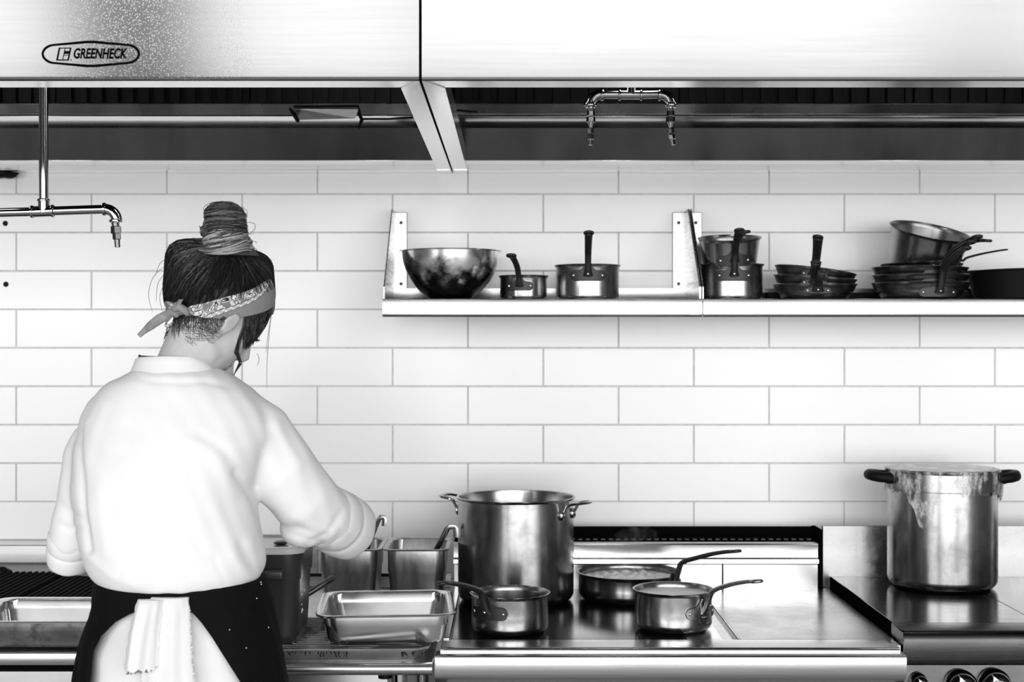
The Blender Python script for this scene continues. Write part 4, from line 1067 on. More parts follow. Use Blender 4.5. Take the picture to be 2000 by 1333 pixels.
def hand(g, wrist, fdir, pdir, side):
    "palm, four unequal bent fingers and a thumb from the side; fdir finger direction, pdir palm normal (inside), side +1/-1 thumb side"
    f = Vector(fdir).normalized(); p = (Vector(pdir)-f*f.dot(Vector(pdir))).normalized(); s = f.cross(p)*side; w = Vector(wrist)
    rings = []
    for t_, hw, th in ((-.012, .023, .019), (.02, .031, .017), (.055, .039, .0145), (.085, .039, .012)):
        c = w+f*t_; rings.append([c+s*(hw*math.cos(a))+p*(th*math.sin(a)) for a in np.linspace(0, 2*PI, 17)[:-1]])
    g.loft(rings)
    for k, (off, L) in enumerate(((.029, .070), (.010, .078), (-.010, .072), (-.028, .056))):
        b = w+f*.070+s*off; c1 = .35+.06*k; d1 = (f*math.cos(c1*.4)+p*math.sin(c1*.4)); d2 = (f*math.cos(c1*1.4)+p*math.sin(c1*1.4)); d3 = (f*math.cos(c1*2.2)+p*math.sin(c1*2.2))
        p0 = b; p1 = b+f*.018+d1*L*.30; p2 = p1+d2*L*.33; p3 = p2+d3*L*.27
        g.tube([p0, b+f*.018, p1, p2, p3, p3+d3*.004], [.0095, .0095, .0090, .0084, .0072, .004], 10)
    b = w+f*.018+s*.022; td = (f*.62+s*.70+p*.30).normalized(); t2 = (f*.85+s*.35+p*.40).normalized()
    q1 = b+td*.038; q2 = q1+t2*.032; q3 = q2+t2*.024
    g.tube([b-td*.004, b+td*.015, q1, q2, q3, q3+t2*.004], [.0125, .0125, .0112, .0105, .009, .005], 10)

# ---- body: one continuous surface (head, neck, trunk, arms, hands, legs)
g = G()
def hp(x, y, z): return HM @ Vector((x, y, z))
def hball(c, r, rot=None):
    M = HM @ Matrix.Translation(c) @ (rot if rot is not None else Matrix.Identity(4)); g.ball((0, 0, 0), r, 24, 16, M)
hball((0, -.004, .004), (.0745, .093, .086))
hball((0, .040, -.045), (.0655, .060, .078))
hball((0, .036, -.082), (.058, .056, .046))
hball((0, .070, -.106), (.024, .022, .018))
hball((.044, .056, -.042), (.020, .028, .022)); hball((-.044, .056, -.042), (.020, .028, .022))
hball((.031, .082, -.018), (.0145, .0125, .0105)); hball((-.031, .082, -.018), (.0145, .0125, .0105))
hball((0, .080, .006), (.050, .014, .014))
g.tube([hp(0, .088, -.008), hp(0, .097, -.025), hp(0, .109, -.046), hp(0, .104, -.056)], [.008, .009, .0115, .009], 12)
hball((.0105, .098, -.053), (.0075, .009, .007)); hball((-.0105, .098, -.053), (.0075, .009, .007))
hball((0, .090, -.078), (.021, .009, .0055)); hball((0, .088, -.087), (.019, .009, .006))
hball((.045, .030, -.085), (.017, .035, .022), Matrix.Rotation(-.4, 4, 'X')); hball((-.045, .030, -.085), (.017, .035, .022), Matrix.Rotation(-.4, 4, 'X'))
for s in (-1, 1):
    Me = Matrix.Rotation(s*.42, 4, 'Z') @ Matrix.Rotation(-.15, 4, 'X')
    hball((s*.079, .027, -.046), (.0055, .0125, .026), Me)
    E = HM @ Matrix.Translation((s*.0815, .027, -.045)) @ Me
    g.tube([E @ Vector((0, .010*math.cos(a)-.001, .023*math.sin(a)+.002)) for a in np.linspace(-1.2, 3.6, 18)], .0042, 8)
    g.ball((s*.002, 0, -.030), (.0065, .009, .009), 14, 10, E)
# neck
g.tube([P(352, 800, 2.60), P(356, 745, 2.60), P(370, 700, 2.60), P(392, 650, 2.61), P(412, 600, 2.625)], [.075, .0600, .0545, .0535, .052], 28)
g.tube([P(440, 800, 2.66), P(432, 745, 2.655), P(438, 700, 2.66), P(443, 668, 2.668)], [.030, .022, .019, .014], 14)      # the turned neck muscle
# trunk
T = [(740, 268, 436, 2.61, .075), (757, 225, 470, 2.615, .09), (790, 185, 505, 2.615, .105), (850, 165, 525, 2.61, .115), (950, 170, 495, 2.585, .115), (1040, 185, 500, 2.575, .11), (1100, 205, 510, 2.575, .105), (1190, 210, 515, 2.585, .108), (1260, 195, 528, 2.59, .115), (1340, 190, 535, 2.59, .115)]
def s_ring(y, a, b, Y, ry, n=40, e=2.3): return super_ring(((a+b)/2-1000)*K, Y, (b-a)/2*K, ry, zy(y, Y), n, e)
g.loft([s_ring(*r) for r in T][::-1])
# arms
RW = P(664, 1012, 2.96); LW = P(290, 1115, 2.93)
g.tube([P(490, 830, 2.62), P(540, 900, 2.64), P(598, 985, 2.69), P(625, 1015, 2.73), P(652, 1024, 2.83), P(662, 1018, 2.91), RW], [.055, .050, .045, .043, .040, .030, .026], 20)
g.tube([P(250, 830, 2.62), P(200, 850, 2.62), P(175, 930, 2.60), P(150, 1040, 2.60), P(142, 1072, 2.63), P(158, 1092, 2.72), P(240, 1104, 2.86), LW], [.035, .042, .040, .036, .034, .032, .028, .025], 20)
hand(g, RW, (-.04, .98, .02), (-.25, .2, -1), -1)
hand(g, LW, (.55, .8, -.25), (.2, -.1, -1), 1)
# legs and feet
for s in (-1, 1):
    hx = -.617+s*.085
    g.tube([(hx, 2.59, .98), (hx+s*.01, 2.585, .80), (hx+s*.01, 2.58, .52), (hx+s*.012, 2.565, .46), (hx+s*.015, 2.55, .30), (hx+s*.015, 2.55, .08)], [.075, .068, .052, .048, .052, .036], 20)
    g.tube([(hx+s*.015, 2.52, .05), (hx+s*.02, 2.58, .045), (hx+s*.028, 2.68, .035), (hx+s*.03, 2.73, .03)], [.034, .038, .034, .022], 16)
body = mesh_part(remesh(g, .0042, 5, .5), 'body', M_SKIN, person)
for s in (-1, 1):
    e = G(); e.ball((0, 0, 0), (.012, .012, .012), 20, 14, HM @ Matrix.Translation((s*.031, .0790, -.021))); eo = e.build('eye', M_EYE, person)
    e = G(); e.ball((0, 0, 0), (.006, .0025, .006), 16, 8, HM @ Matrix.Translation((s*.031, .0898, -.024))); e.build('iris', M_IRIS, eo)
    l = G(); c0 = HM @ Matrix.Translation((s*.031, .089, -.014))
    for q in np.linspace(-1, 1, 11):
        a = Vector((q*.014, .0028-.005*q*q, -.001*q*q)); l.tube([c0 @ a, c0 @ (a+Vector((q*.003, .006, -.002))), c0 @ (a+Vector((q*.005, .010, .001)))], [.0008, .0006, .0002], 5)
    l.build('eyelashes', M_IRIS, person)
e = G(); e.ball((0, 0, 0), (.020, .006, .0045), 18, 8, HM @ Matrix.Translation((0, .0945, -.078))); e.ball((0, 0, 0), (.018, .006, .005), 18, 8, HM @ Matrix.Translation((0, .0925, -.0868))); e.build('lips', M_LIP, person)

# ---- jacket
J = [(715, 285, 415, 2.61, .07), (722, 262, 430, 2.61, .082), (733, 240, 452, 2.61, .097), (746, 214, 470, 2.613, .107), (762, 192, 492, 2.615, .117), (785, 170, 515, 2.615, .126), (815, 158, 530, 2.61, .133), (855, 152, 535, 2.60, .138), (900, 152, 515, 2.59, .141), (950, 153, 498, 2.58, .141), (1000, 158, 506, 2.575, .136), (1040, 165, 515, 2.57, .133), (1070, 172, 521, 2.57, .133), (1098, 180, 524, 2.57, .132), (1118, 190, 518, 2.57, .128), (1133, 203, 508, 2.57, .121), (1143, 218, 494, 2.57, .110), (1146, 240, 470, 2.57, .09)]
g = G(); g.loft([s_ring(*r, 56, 2.25) for r in J][::-1])
g.tube([P(440, 795, 2.62), P(500, 850, 2.62), P(548, 917, 2.64), P(590, 970, 2.67), P(628, 1005, 2.71), P(662, 1026, 2.77)], [k*K for k in (60, 72, 71, 68, 62, 57)], 28)
g.ball(P(594, 1030, 2.69), (50*K, .048, 42*K), 20, 14)
g.tube([P(262, 830, 2.62), P(214, 842, 2.615), P(185, 872, 2.605), P(171, 900, 2.60), P(161, 960, 2.59), P(150, 1010, 2.59), P(140, 1052, 2.60), P(137, 1078, 2.62)], [k*K for k in (40, 52, 52, 49, 46, 46, 45, 41)], 28)
me = remesh(g, .0048, 14, .5)
# the folds of the cloth, each where the cloth is pulled (line, depth in mm, half width)
FOLDS = [([(462, 925), (480, 950), (498, 985), (508, 1010), (514, 1045)], -9, 9), ([(520, 1000), (532, 1008)], -4, 8), ([(478, 985), (492, 1020), (496, 1060)], 4, 12),
         ([(152, 845), (156, 900), (160, 960), (166, 1020), (174, 1075)], -9, 7), ([(250, 835), (285, 900), (330, 985), (352, 1030)], -3.5, 13), ([(240, 905), (300, 990), (365, 1060)], 3, 14),
         ([(395, 850), (440, 880), (475, 925)], -4.5, 10), ([(372, 860), (425, 900), (458, 960)], 3.5, 12), ([(560, 1040), (590, 1052), (630, 1062)], -4, 7), ([(575, 1010), (610, 1030), (648, 1040)], 3.5, 9),
         ([(600, 1065), (640, 1040), (668, 1000)], -4, 7), ([(540, 830), (560, 870), (585, 905)], 3, 10), ([(185, 770), (160, 820), (150, 860)], -4, 8), ([(205, 790), (180, 850), (172, 900)], 2.5, 10),
         ([(175, 1090), (215, 1125), (262, 1143)], 3, 8), ([(320, 1100), (300, 1150)], -3, 8), ([(420, 1090), (440, 1140)], -3, 8), ([(470, 1060), (500, 1110)], -4, 9), ([(455, 1085), (488, 1128)], 3, 9), ([(505, 1010), (512, 1060), (520, 1100)], 4, 8),
         ([(250, 1060), (232, 1130)], -2.5, 9), ([(115, 985), (135, 1000), (158, 1012)], -4, 7), ([(110, 1020), (135, 1035), (165, 1030)], -4, 7), ([(265, 735), (300, 745), (350, 748), (400, 745), (436, 752)], -3, 6), ([(470, 770), (500, 800), (520, 850)], 2, 12), ([(190, 960), (200, 1020), (205, 1080)], 3, 12), ([(420, 990), (440, 1040), (455, 1090)], 2.5, 14)]
nv = len(me.vertices); co = np.empty(nv*3); me.vertices.foreach_get('co', co); co = co.reshape(-1, 3)
no = np.empty(nv*3); me.vertex_normals.foreach_get('vector', no); no = no.reshape(-1, 3)
px = co[:, 0]/co[:, 1]*FPX+1000; py = 666-(co[:, 2]-EYE)/co[:, 1]*FPX
disp = np.zeros(nv)
for line, amp, w in FOLDS:
    d2 = np.full(nv, 1e9)
    for (ax, ay), (bx, by) in zip(line[:-1], line[1:]):
        vx, vy = bx-ax, by-ay; L2 = vx*vx+vy*vy
        t_ = np.clip(((px-ax)*vx+(py-ay)*vy)/L2, 0, 1)
        d2 = np.minimum(d2, (px-ax-t_*vx)**2+(py-ay-t_*vy)**2)
    disp += amp*.00062*np.exp(-d2/(w*w))
disp *= np.clip(-no[:, 1]*1.6+.35, 0, 1)
disp += .0007*np.sin(co[:, 0]*70+co[:, 2]*31+1)*np.sin(co[:, 2]*55-co[:, 0]*28)+.0004*np.sin(co[:, 0]*140+co[:, 1]*90+co[:, 2]*66)
co += no*disp[:, None]; me.vertices.foreach_set('co', co.ravel())
jacket = mesh_part(me, 'jacket', M_CLOTH, person); jacket['label'] = 'white cotton jacket with rolled sleeves'

def cuff(path, rads, seed):
    "rolled-up sleeve end: two thick turns of cloth, wavy edge"
    R = random.Random(seed); g = G(); path = [Vector(p) for p in path]
    ax = (path[-1]-path[0]).normalized(); up = Vector((0, 0, 1)); sd = ax.cross(up).normalized(); nn = sd.cross(ax)
    L = (path[-1]-path[0]).length; n = 56; prof = [(0, .93), (.05, 1.0), (.40, 1.03), (.47, 1.0), (.50, .975), (.53, 1.01), (.60, 1.05), (.92, 1.04), (1.0, 1.01), (1.02, .97), (1.0, .93), (.7, .91), (.3, .88), (0, .86)]
    ph = [(R.randint(2, 7), R.uniform(0, 6.28), R.uniform(.4, 1)) for _ in range(5)]
    rings = []
    for q, (t_, f) in enumerate(prof):
        r = []
        for k in range(n):
            a = 2*PI*k/n; w = sum(p[2]*math.sin(p[0]*a+p[1]+t_*2) for p in ph)/4
            rr = interp([0, 1], rads, min(1, t_))*(f+.035*w); tt = t_*L+.004*w*t_
            r.append(path[0]+ax*tt+sd*(rr*math.cos(a))+nn*(rr*math.sin(a)))
        rings.append(r)
    rings.append(rings[0]); g.loft(rings, False, False)
    return g.build('cuff', M_CLOTH, jacket, angle=80)
cuff([P(632, 1004, 2.715), P(676, 1032, 2.84)], (63*K, 66*K), 3)
cuff([P(141, 1044, 2.600), P(136, 1099, 2.628)], (46*K, 43*K), 6)
# stand collar, open towards the front
g = G(); n = 64; rows = []
for (h, dr) in ((0, .004), (.35, .001), (.8, -.001), (1.0, -.001), (1.04, -.0028), (1.0, -.0045), (.4, -.0035), (0, .0)):
    r = []
    for k in range(n):
        a = 2*PI*k/n; cx_, cy_ = (346-1000)*K, 2.605
        rx, ry = .0770+dr, .074+dr
        x = cx_+rx*math.sin(a); y = cy_-ry*math.cos(a)
        zt_ = interp([-PI, -PI/2, -.9, 0, .55, 1.0, PI/2, 2.2, PI], [zy(740, 2.68), zy(704, 2.6), zy(699, 2.56), zy(697.5, 2.53), zy(699, 2.54), zy(712, 2.56), zy(738, 2.60), zy(752, 2.65), zy(745, 2.68)], (a+PI) % (2*PI)-PI)
        zb_ = interp([-PI, -PI/2, 0, PI/2, PI], [zy(775, 2.68), zy(745, 2.6), zy(742, 2.53), zy(765, 2.60), zy(785, 2.68)], (a+PI) % (2*PI)-PI)
        fl = (1-h)*.012
        r.append((x+fl*math.sin(a), y-fl*math.cos(a), zb_+(zt_-zb_)*h))
    rows.append(r)
rows.append(rows[0]); g.loft(rows, False, False); g.build('collar', M_CLOTH, jacket, angle=60)
g = G(); rows = []
for h in (0, 1):
    rows.append([((344-1000)*K+.068*math.sin(2*PI*k/48), 2.603-.064*math.cos(2*PI*k/48), interp([0, PI/2, PI, 3*PI/2, 2*PI], [zy(696.5, 2.53), zy(750, 2.6), zy(745, 2.67), zy(692.5, 2.6), zy(696.5, 2.53)], 2*PI*k/48)-.03*(1-h)) for k in range(48)])
rows = rows+[[(x*.985+(344-1000)*K*.015, y*.985+2.603*.015, z) for x, y, z in rows[1]], [(x*.985+(344-1000)*K*.015, y*.985+2.603*.015, z) for x, y, z in rows[0]], rows[0]]
g.loft(rows, False, False); g.build('undershirt', M_SHIRT, person)

# ---- trousers, apron, shoes
HR_ = [(1120, 205, 512, 2.575, .112), (1150, 203, 520, 2.58, .118), (1187, 199, 528, 2.585, .121), (1215, 190, 534, 2.585, .124), (1240, 181, 539, 2.585, .128), (1290, 172, 547, 2.585, .134), (1333, 166, 555, 2.585, .137), (1420, 160, 563, 2.585, .139), (1700, 168, 560, 2.585, .139)]
HZ = [zy(r[0], r[3]) for r in HR_][::-1]
def hip(z):
    q = [np.interp(z, HZ, [r[k] for r in HR_][::-1]) for k in (1, 2, 3, 4)]
    return ((q[0]+q[1])/2-1000)*K, q[2], (q[1]-q[0])/2*K, q[3]
def hip_pt(a, z, out=0.0, e=2.25):
    cx_, cy_, rx, ry = hip(z); rx += out; ry += out
    s, c = math.sin(a), math.cos(a)
    return Vector((cx_+rx*math.copysign(abs(s)**(2/e), s), cy_-ry*math.copysign(abs(c)**(2/e), c), z))
g = G()
for s in (-1, 1):
    hx = -.612+s*.078
    g.tube([(hx, 2.585, .92), (hx, 2.585, .84), (hx+s*.008, 2.58, .70), (hx+s*.010, 2.575, .48), (hx+s*.014, 2.56, .30), (hx+s*.015, 2.555, .085)], [.086, .088, .085, .075, .070, .066], 24)
g.loft([[tuple(hip_pt(2*PI*k/48, z, -.012)) for k in range(48)] for z in (.86, .90, .95, 1.0, 1.05, 1.10, 1.13)])
me = remesh(g, .006, 10, .5)
nv = len(me.vertices); co = np.empty(nv*3); me.vertices.foreach_get('co', co); co = co.reshape(-1, 3); no = np.empty(nv*3); me.vertex_normals.foreach_get('vector', no); no = no.reshape(-1, 3)
co += no*(.0022*np.sin(co[:, 0]*48+co[:, 2]*62)*np.sin(co[:, 2]*40-co[:, 0]*33))[:, None]; me.vertices.foreach_set('co', co.ravel())
mesh_part(me, 'trousers', M_TROUSER, person)
for s in (-1, 1):
    hx = -.617+s*.088; g = G()
    g.loft([[(hx+s*.02+sx*.046*math.cos(a), 2.60+.135*math.sin(a), z) for a in np.linspace(0, 2*PI, 33)[:-1]] for sx, z in ((.95, .001), (1.05, .012), (1.05, .03), (.98, .045))])
    g.loft([[(hx+s*.02+w*math.cos(a), cy_+d*math.sin(a), z) for a in np.linspace(0, 2*PI, 33)[:-1]] for w, d, cy_, z in ((.045, .13, 2.60, .04), (.043, .12, 2.595, .06), (.040, .075, 2.55, .085), (.042, .055, 2.545, .11))])
    g.build('shoe', M_SHOE, person, angle=60)
# apron: waistband round the waist, skirt that wraps the front and leaves the seat open
zb0, zb1 = zy(1130, 2.56), zy(1188, 2.50)
g = G(); rows = []
for z, o in ((zb1, .006), (zb1+.001, .010), (zb0-.002, .008), (zb0, .003)):
    rows.append([tuple(hip_pt(2*PI*k/72, z, o)) for k in range(72)])
g.loft(rows, True, True); 
apron = g.build('apron', M_APRON, person, angle=50); apron['label'] = 'black waist apron open at the back'
EDG = [(1176, 300, 345), (1190, 268, 373), (1205, 238, 386), (1230, 206, 407), (1260, 187, 426), (1290, 178, 445), (1333, 176, 469), (1420, 176, 495), (1560, 180, 515)]
ez = [zy(r[0], 2.475) for r in EDG][::-1]
def ang_at(xp, z):
    cx_, cy_, rx, ry = hip(z); rx += .008
    Y = cy_-ry
    for _ in range(4):
        s = max(-.999, min(.999, ((xp-1000)/FPX*Y-cx_)/rx)); a = math.asin(math.copysign(abs(s)**(2.25/2), s)); Y = hip_pt(a, z, .008).y
    return a
g = G(); rows = []; nA = 90
zs = [zb1+.004, zb1-.006]+list(np.linspace(zb1-.02, .52, 22))
for z in zs:
    xl = np.interp(z, ez, [r[1] for r in EDG][::-1]); xr = np.interp(z, ez, [r[2] for r in EDG][::-1])
    a0, a1 = ang_at(xr, z), 2*PI+ang_at(xl, z)
    row = []
    for k in range(nA+1):
        a = a0+(a1-a0)*k/nA
        wv = .004*math.sin(a*9+1.3)*min(1, max(0, (zb1-z)/.12))+.0015*math.sin(a*21+z*18)
        row.append(hip_pt(a, z, .009+wv))
    rows.append(row)
ins = []
for i, row in enumerate(rows):
    c = hip(zs[i]); cc = Vector((c[0], c[1], zs[i])); ins.append([p+(cc-p).normalized()*.0035 for p in row])
loops = [r+q[::-1] for r, q in zip(rows, ins)]
g.loft(loops); g.build('apron_skirt', M_APRON, apron, angle=60)
# lint specks on the apron
g = G(); R = random.Random(2)
for xp, yp in ((512, 1148), (509, 1144), (522, 1233), (498, 1172), (446, 1224), (478, 1262)):
    z = zy(yp, 2.50); a = ang_at(xp, z); p = hip_pt(a, z, .0125); g.ball(p, .0011, 6, 4)
tag(g.build('lint', M_WHITEMARK, apron), kind='stuff')

# towel tucked in the apron string: top-level, hangs behind her
tw = thing('towel', 'white terry towel hanging from the back of the cook\'s apron', 'towel', P(320, 1200, 2.45))
TE = [(1164, 274, 372), (1172, 271, 373), (1190, 266, 374), (1230, 256, 377), (1290, 248, 380), (1333, 246, 385), (1450, 250, 392)]
def towel_sheet(y_top, ybot, u0, u1, out, seed, name):
    R = random.Random(seed); g = G(); nu, nvv = 44, 46; F = []; B = []
    ph = [(R.uniform(2.5, 7), R.uniform(0, 6.28), R.uniform(.4, 1)) for _ in range(5)]
    for j in range(nvv+1):
        rf = []; rb_ = []
        for i in range(nu+1):
            u = u0+(u1-u0)*i/nu; yb_ = ybot(u)+3*math.sin(u*90)+2*math.sin(u*47+2)
            y = y_top+(yb_-y_top)*j/nvv
            xl = interp([r[0] for r in TE], [r[1] for r in TE], y); xr = interp([r[0] for r in TE], [r[2] for r in TE], y)
            xp = xl+(xr-xl)*u+1.2*math.sin(y*.22+seed)*(1 if i in (0, nu) else 0)
            z = zy(y, 2.465); a = ang_at(xp, z); p = hip_pt(a, z, 0)
            fold = sum(q[2]*math.sin(q[0]*PI*u+q[1]+.006*(y-1170)) for q in ph)/5*.010*min(1, .35+(y-1165)/60)
            edge = min(1, 6*min(i, nu-i)/nu+.15)
            gather = .012*math.exp(-((y-1178)/9)**2)*0+.004*math.exp(-((y-1166)/5)**2)
            rf.append(Vector((p.x, p.y-out-.004-(fold+.008)*edge-gather, z))); rb_.append(Vector((p.x, p.y-out-.001-(fold+.002)*edge*.8, z)))
        F.append(rf); B.append(rb_)
    g.loft([a+b[::-1] for a, b in zip(F, B)])
    return g.build(name, M_TOWEL, tw, angle=70)
towel_sheet(1164, lambda u: 1470, .22, 1.0, .010, 4, 'long_fold')
towel_sheet(1166, lambda u: 1306-24*max(0, u-.1), -.02, .50, .018, 9, 'short_fold')
g = G(); R = random.Random(8)
for i in range(120):
    y = R.uniform(1185, 1333); sd = 1 if i % 3 else 0
    xp = (interp([r[0] for r in TE], [r[2] for r in TE], y)-1 if sd else interp([r[0] for r in TE], [r[1] for r in TE], min(y, 1300))+1)
    if not sd: y = min(y, 1300)
    z = zy(y, 2.465); p = hip_pt(ang_at(xp, z), z, 0)+Vector((0, -.018, 0)); d = R.uniform(.002, .005)*(1 if sd else -1)
    g.tube([p, p+Vector((d, -.001, R.uniform(-.002, .002)))], [.0006, .0003], 4)
tag(g.build('frayed_edge', M_TOWEL, tw), kind='stuff')

# ---- hair, bandana
EA = np.array((.0825, .1035, .0980)); EC = np.array((0, -.004, .008))
CAM = Vector((0, 0, EYE))
def ray_local(px_, py_, grow=1.0):
    "where the sight line through a photo point meets the hair ellipsoid, in head coordinates (or its nearest point)"
    d = HI.to_3x3() @ Vector(((px_-1000)/FPX, 1, -(py_-666)/FPX)).normalized(); o = HI @ CAM
    A = EA*grow; oo = (np.array(o)-EC)/A; dd = np.array(d)/A
    a, b, c = dd@dd, 2*oo@dd, oo@oo-1; disc = b*b-4*a*c
    t_ = (-b-math.sqrt(disc))/(2*a) if disc > 0 else -b/(2*a)
    q = oo+dd*t_; q /= np.linalg.norm(q)
    return Vector(EC+q*A)
def phi_z(p): return math.atan2(p.x, -(p.y+.004)), p.z
top_px = [(349, 597), (365, 601), (400, 592), (430, 583), (460, 575), (490, 565), (510, 552), (524, 540), (530, 531)]
bot_px = [(349, 614), (365, 613), (400, 619), (430, 620.5), (455, 619.5), (480, 616), (505, 610), (522, 603), (530, 598)]
TP_ = sorted(phi_z(ray_local(*p)) for p in top_px); BP_ = sorted(phi_z(ray_local(*p)) for p in bot_px)
def fit(pts, phi, zfront):
    p = abs(phi); xs = [q[0] for q in pts if q[0] > -0.4]; ys = [q[1] for q in pts if q[0] > -0.4]
    if xs[0] > 0.0: xs = [0.0]+xs; ys = [ys[0]]+ys
    xs = xs+[PI]; ys = ys+[zfront]
    return float(np.interp(p, xs, ys))
def ell_pt(phi, z, grow=1.0):
    A = EA*grow; w = max(-.999, min(.999, (z-EC[2])/A[2])); q = math.sqrt(1-w*w)
    s, c = math.sin(phi), -math.cos(phi); 
    k = 1/math.sqrt((s/A[0])**2+(c/A[1])**2)
    return Vector((EC[0]+s*k*q, EC[1]+c*k*q, z))
zt_front = TP_[-1][1]+.004; zb_front = BP_[-1][1]-.002
def z_top(phi): return fit(TP_, phi, zt_front)
def z_bot(phi): return fit(BP_, phi, zb_front)
LUMPS = [(ray_local(352, 500), .021, .030), (ray_local(378, 486), .006, .030), (ray_local(520, 512), .013, .026), (ray_local(336, 560), -.002, .03), (ray_local(470, 505), .004, .03)]
def hair_out(p):
    o = 0
    for c, a, w in LUMPS: o += a*math.exp(-((p-c).length/w)**2)
    return o
def cap_pt(phi, t_, grow=1.0, extra=0.0):
    "t 0 at the bandana, 1 at the crown"
    z0 = z_bot(phi)*.4+z_top(phi)*.6; zt_ = EC[2]+EA[2]*.999
    th0 = math.asin(max(-1, min(1, (z0-EC[2])/EA[2]))); th = th0+(PI/2-th0)*t_
    p = ell_pt(phi, EC[2]+EA[2]*math.sin(th), 1.0)
    c = Vector(EC); n_ = (p-c).normalized()
    return p+n_*(hair_out(p)*min(1, t_*5)+extra+.0015*math.sin(phi*23+t_*3)+.001*math.sin(phi*51-t_*5))
g = G(); nP, nT = 120, 26
g.loft([[cap_pt(2*PI*i/nP-PI, j/nT*.985) for i in range(nP)] for j in range(nT+1)], True, True, 0, HM)
hair = g.build('hair', M_HAIRCAP, person, angle=80); hair['label'] = 'dark hair drawn up into a bun with lighter ends'

def strands(name, parent, items, mat=M_HAIR, n=4, kind='stuff'):
    "items: (points in world, radius, tone)"
    vs = []; fs = []; tone = []
    for pts, r, tn in items:
        q = G(); m = len(pts); q.tube(pts, [r*(.55+.45*math.sin(PI*min(1, (k+.6)/(m))))*(1 if k < m-1 else .3) for k in range(m)], n)
        k0 = len(vs); vs += q.v; fs += [tuple(i+k0 for i in f) for f in q.f]; tone += [tn]*len(q.v)
    gg = G(); gg.add(vs, fs); o = gg.build(name, mat, parent, angle=80, fix=False)
    at = o.data.attributes.new('tone', 'FLOAT', 'POINT'); at.data.foreach_set('value', tone)
    return o
BUN = ray_local(450, 489)
bphi = math.atan2(BUN.x, -(BUN.y+.004))
def bun_t():
    th0 = math.asin((z_bot(bphi)*.4+z_top(bphi)*.6-EC[2])/EA[2]); th = math.asin(min(1, (BUN.z-EC[2])/EA[2])); return (th-th0)/(PI/2-th0)
R = random.Random(31); items = []
bdir = (BUN-Vector(EC)); 
for i in range(1500):
    phi = R.uniform(-PI, PI); p0 = cap_pt(phi, .02)
    a = (p0-Vector(EC)); tgt = bdir.normalized()*.1+Vector((R.gauss(0, .014), R.gauss(0, .014), R.gauss(0, .006)))
    u, v = a.normalized(), tgt.normalized(); om = math.acos(max(-1, min(1, u.dot(v)))); pts = []; off = R.uniform(.0002, .0028); sw = R.uniform(-.10, .10); s0 = R.uniform(0, .35); s1 = R.uniform(.7, 1.0)
    for k in range(9):
        f = s0+(s1-s0)*k/8
        d = (u*math.sin((1-f)*om)+v*math.sin(f*om))/max(1e-4, math.sin(om))
        d = d+u.cross(v)*sw*math.sin(PI*f)
        ph_ = math.atan2(d.x/1, -d.y)
        # radius of the (lumpy) cap along d
        dn = np.array(d.normalized()); k_ = 1/np.linalg.norm(dn/EA); p = Vector(EC+dn*k_)
        p = p+(p-Vector(EC)).normalized()*(hair_out(p)+off+.0012)
        pts.append(HM @ p)
    tn = R.choice([.004, .006, .009, .014]) if R.random() < .92 else R.uniform(.02, .06)
    items.append((pts, R.uniform(.0004, .0009), tn))
strands('hair_strands', hair, items)
# bun: wound locks round a twisted core
B0 = P(448, 486, 2.60); B1 = P(436, 402, 2.60); ax = (B1-B0); LB = ax.length; axn = ax.normalized(); sd = Vector((0, 1, 0)).cross(axn).normalized(); fw = axn.cross(sd)
BY = [392, 394.5, 398, 405, 412, 420, 430, 438, 446, 455, 462, 470, 478, 487, 495, 503]
BL = [433, 424, 414, 406, 402, 400.5, 402, 399, 394, 394, 401, 400, 398, 396, 396, 400]
BR_ = [437, 447, 457, 467, 473, 477, 477, 478, 480, 482, 486, 490, 493, 497, 503, 508]
def core(t_, a, out=0.0):
    y = 500-106*t_; l = interp(BY, BL, y); r = interp(BY, BR_, y); Yc = 2.60-.012*t_
    hw = (r-l)/2*K+out; c0 = P((l+r)/2, y, Yc)
    return c0+Vector((hw*math.cos(a), -hw*.86*math.sin(a), 0))
g = G(); g.loft([[core(t_, 2*PI*k/36) for k in range(36)] for t_ in np.linspace(0, 1.015, 26)])
bunm = plain('bun_core_hair', .05, rough=.5, var=.3, scale=80)
bun = g.build('bun', bunm, hair, angle=80)
items = []
for i in range(520):
    up_ = R.random() < .55
    if up_:
        t0 = R.uniform(.40, .97); a0 = R.uniform(-.9, .6); span = R.uniform(1.8, 3.6); rise = R.uniform(-.10, .02); lightness = R.choice([.008, .012, .02, .035, .06, .12])
    else:
        t0 = R.uniform(0, .34); a0 = R.uniform(2.2, 4.2); span = -R.uniform(1.4, 3.0); rise = R.uniform(.08, .24); lightness = R.choice([.03, .06, .12, .22, .36, .45])
    pts = []; o_ = R.uniform(.0008, .0036)
    for k in range(12):
        f = k/11; t_ = max(0, min(.985, t0+rise*f+(.085*math.sin(PI*f) if up_ else .012*math.sin(f*PI*2+a0)))); pts.append(core(t_, a0+span*f, o_*math.sin(PI*(.1+.9*f))+.0004))
    items.append((pts, R.uniform(.0006, .0017), lightness))
def pth(pp, Y): return [P(x, y, Y if not hasattr(Y, '__len__') else Y[i]) for i, (x, y) in enumerate(pp)]
def curve(pp, Y, r, tn, m=4):
    V = pth(pp, Y); sm = []
    for i in range(len(V)-1):
        p0, p1, p2, p3 = V[max(i-1, 0)], V[i], V[i+1], V[min(i+2, len(V)-1)]
        for q in range(m):
            tt = q/m; sm.append(.5*((2*p1)+(p2-p0)*tt+(2*p0-5*p1+4*p2-p3)*tt*tt+(-p0+3*p1-3*p2+p3)*tt**3))
    sm.append(V[-1]); return (sm, r, tn)
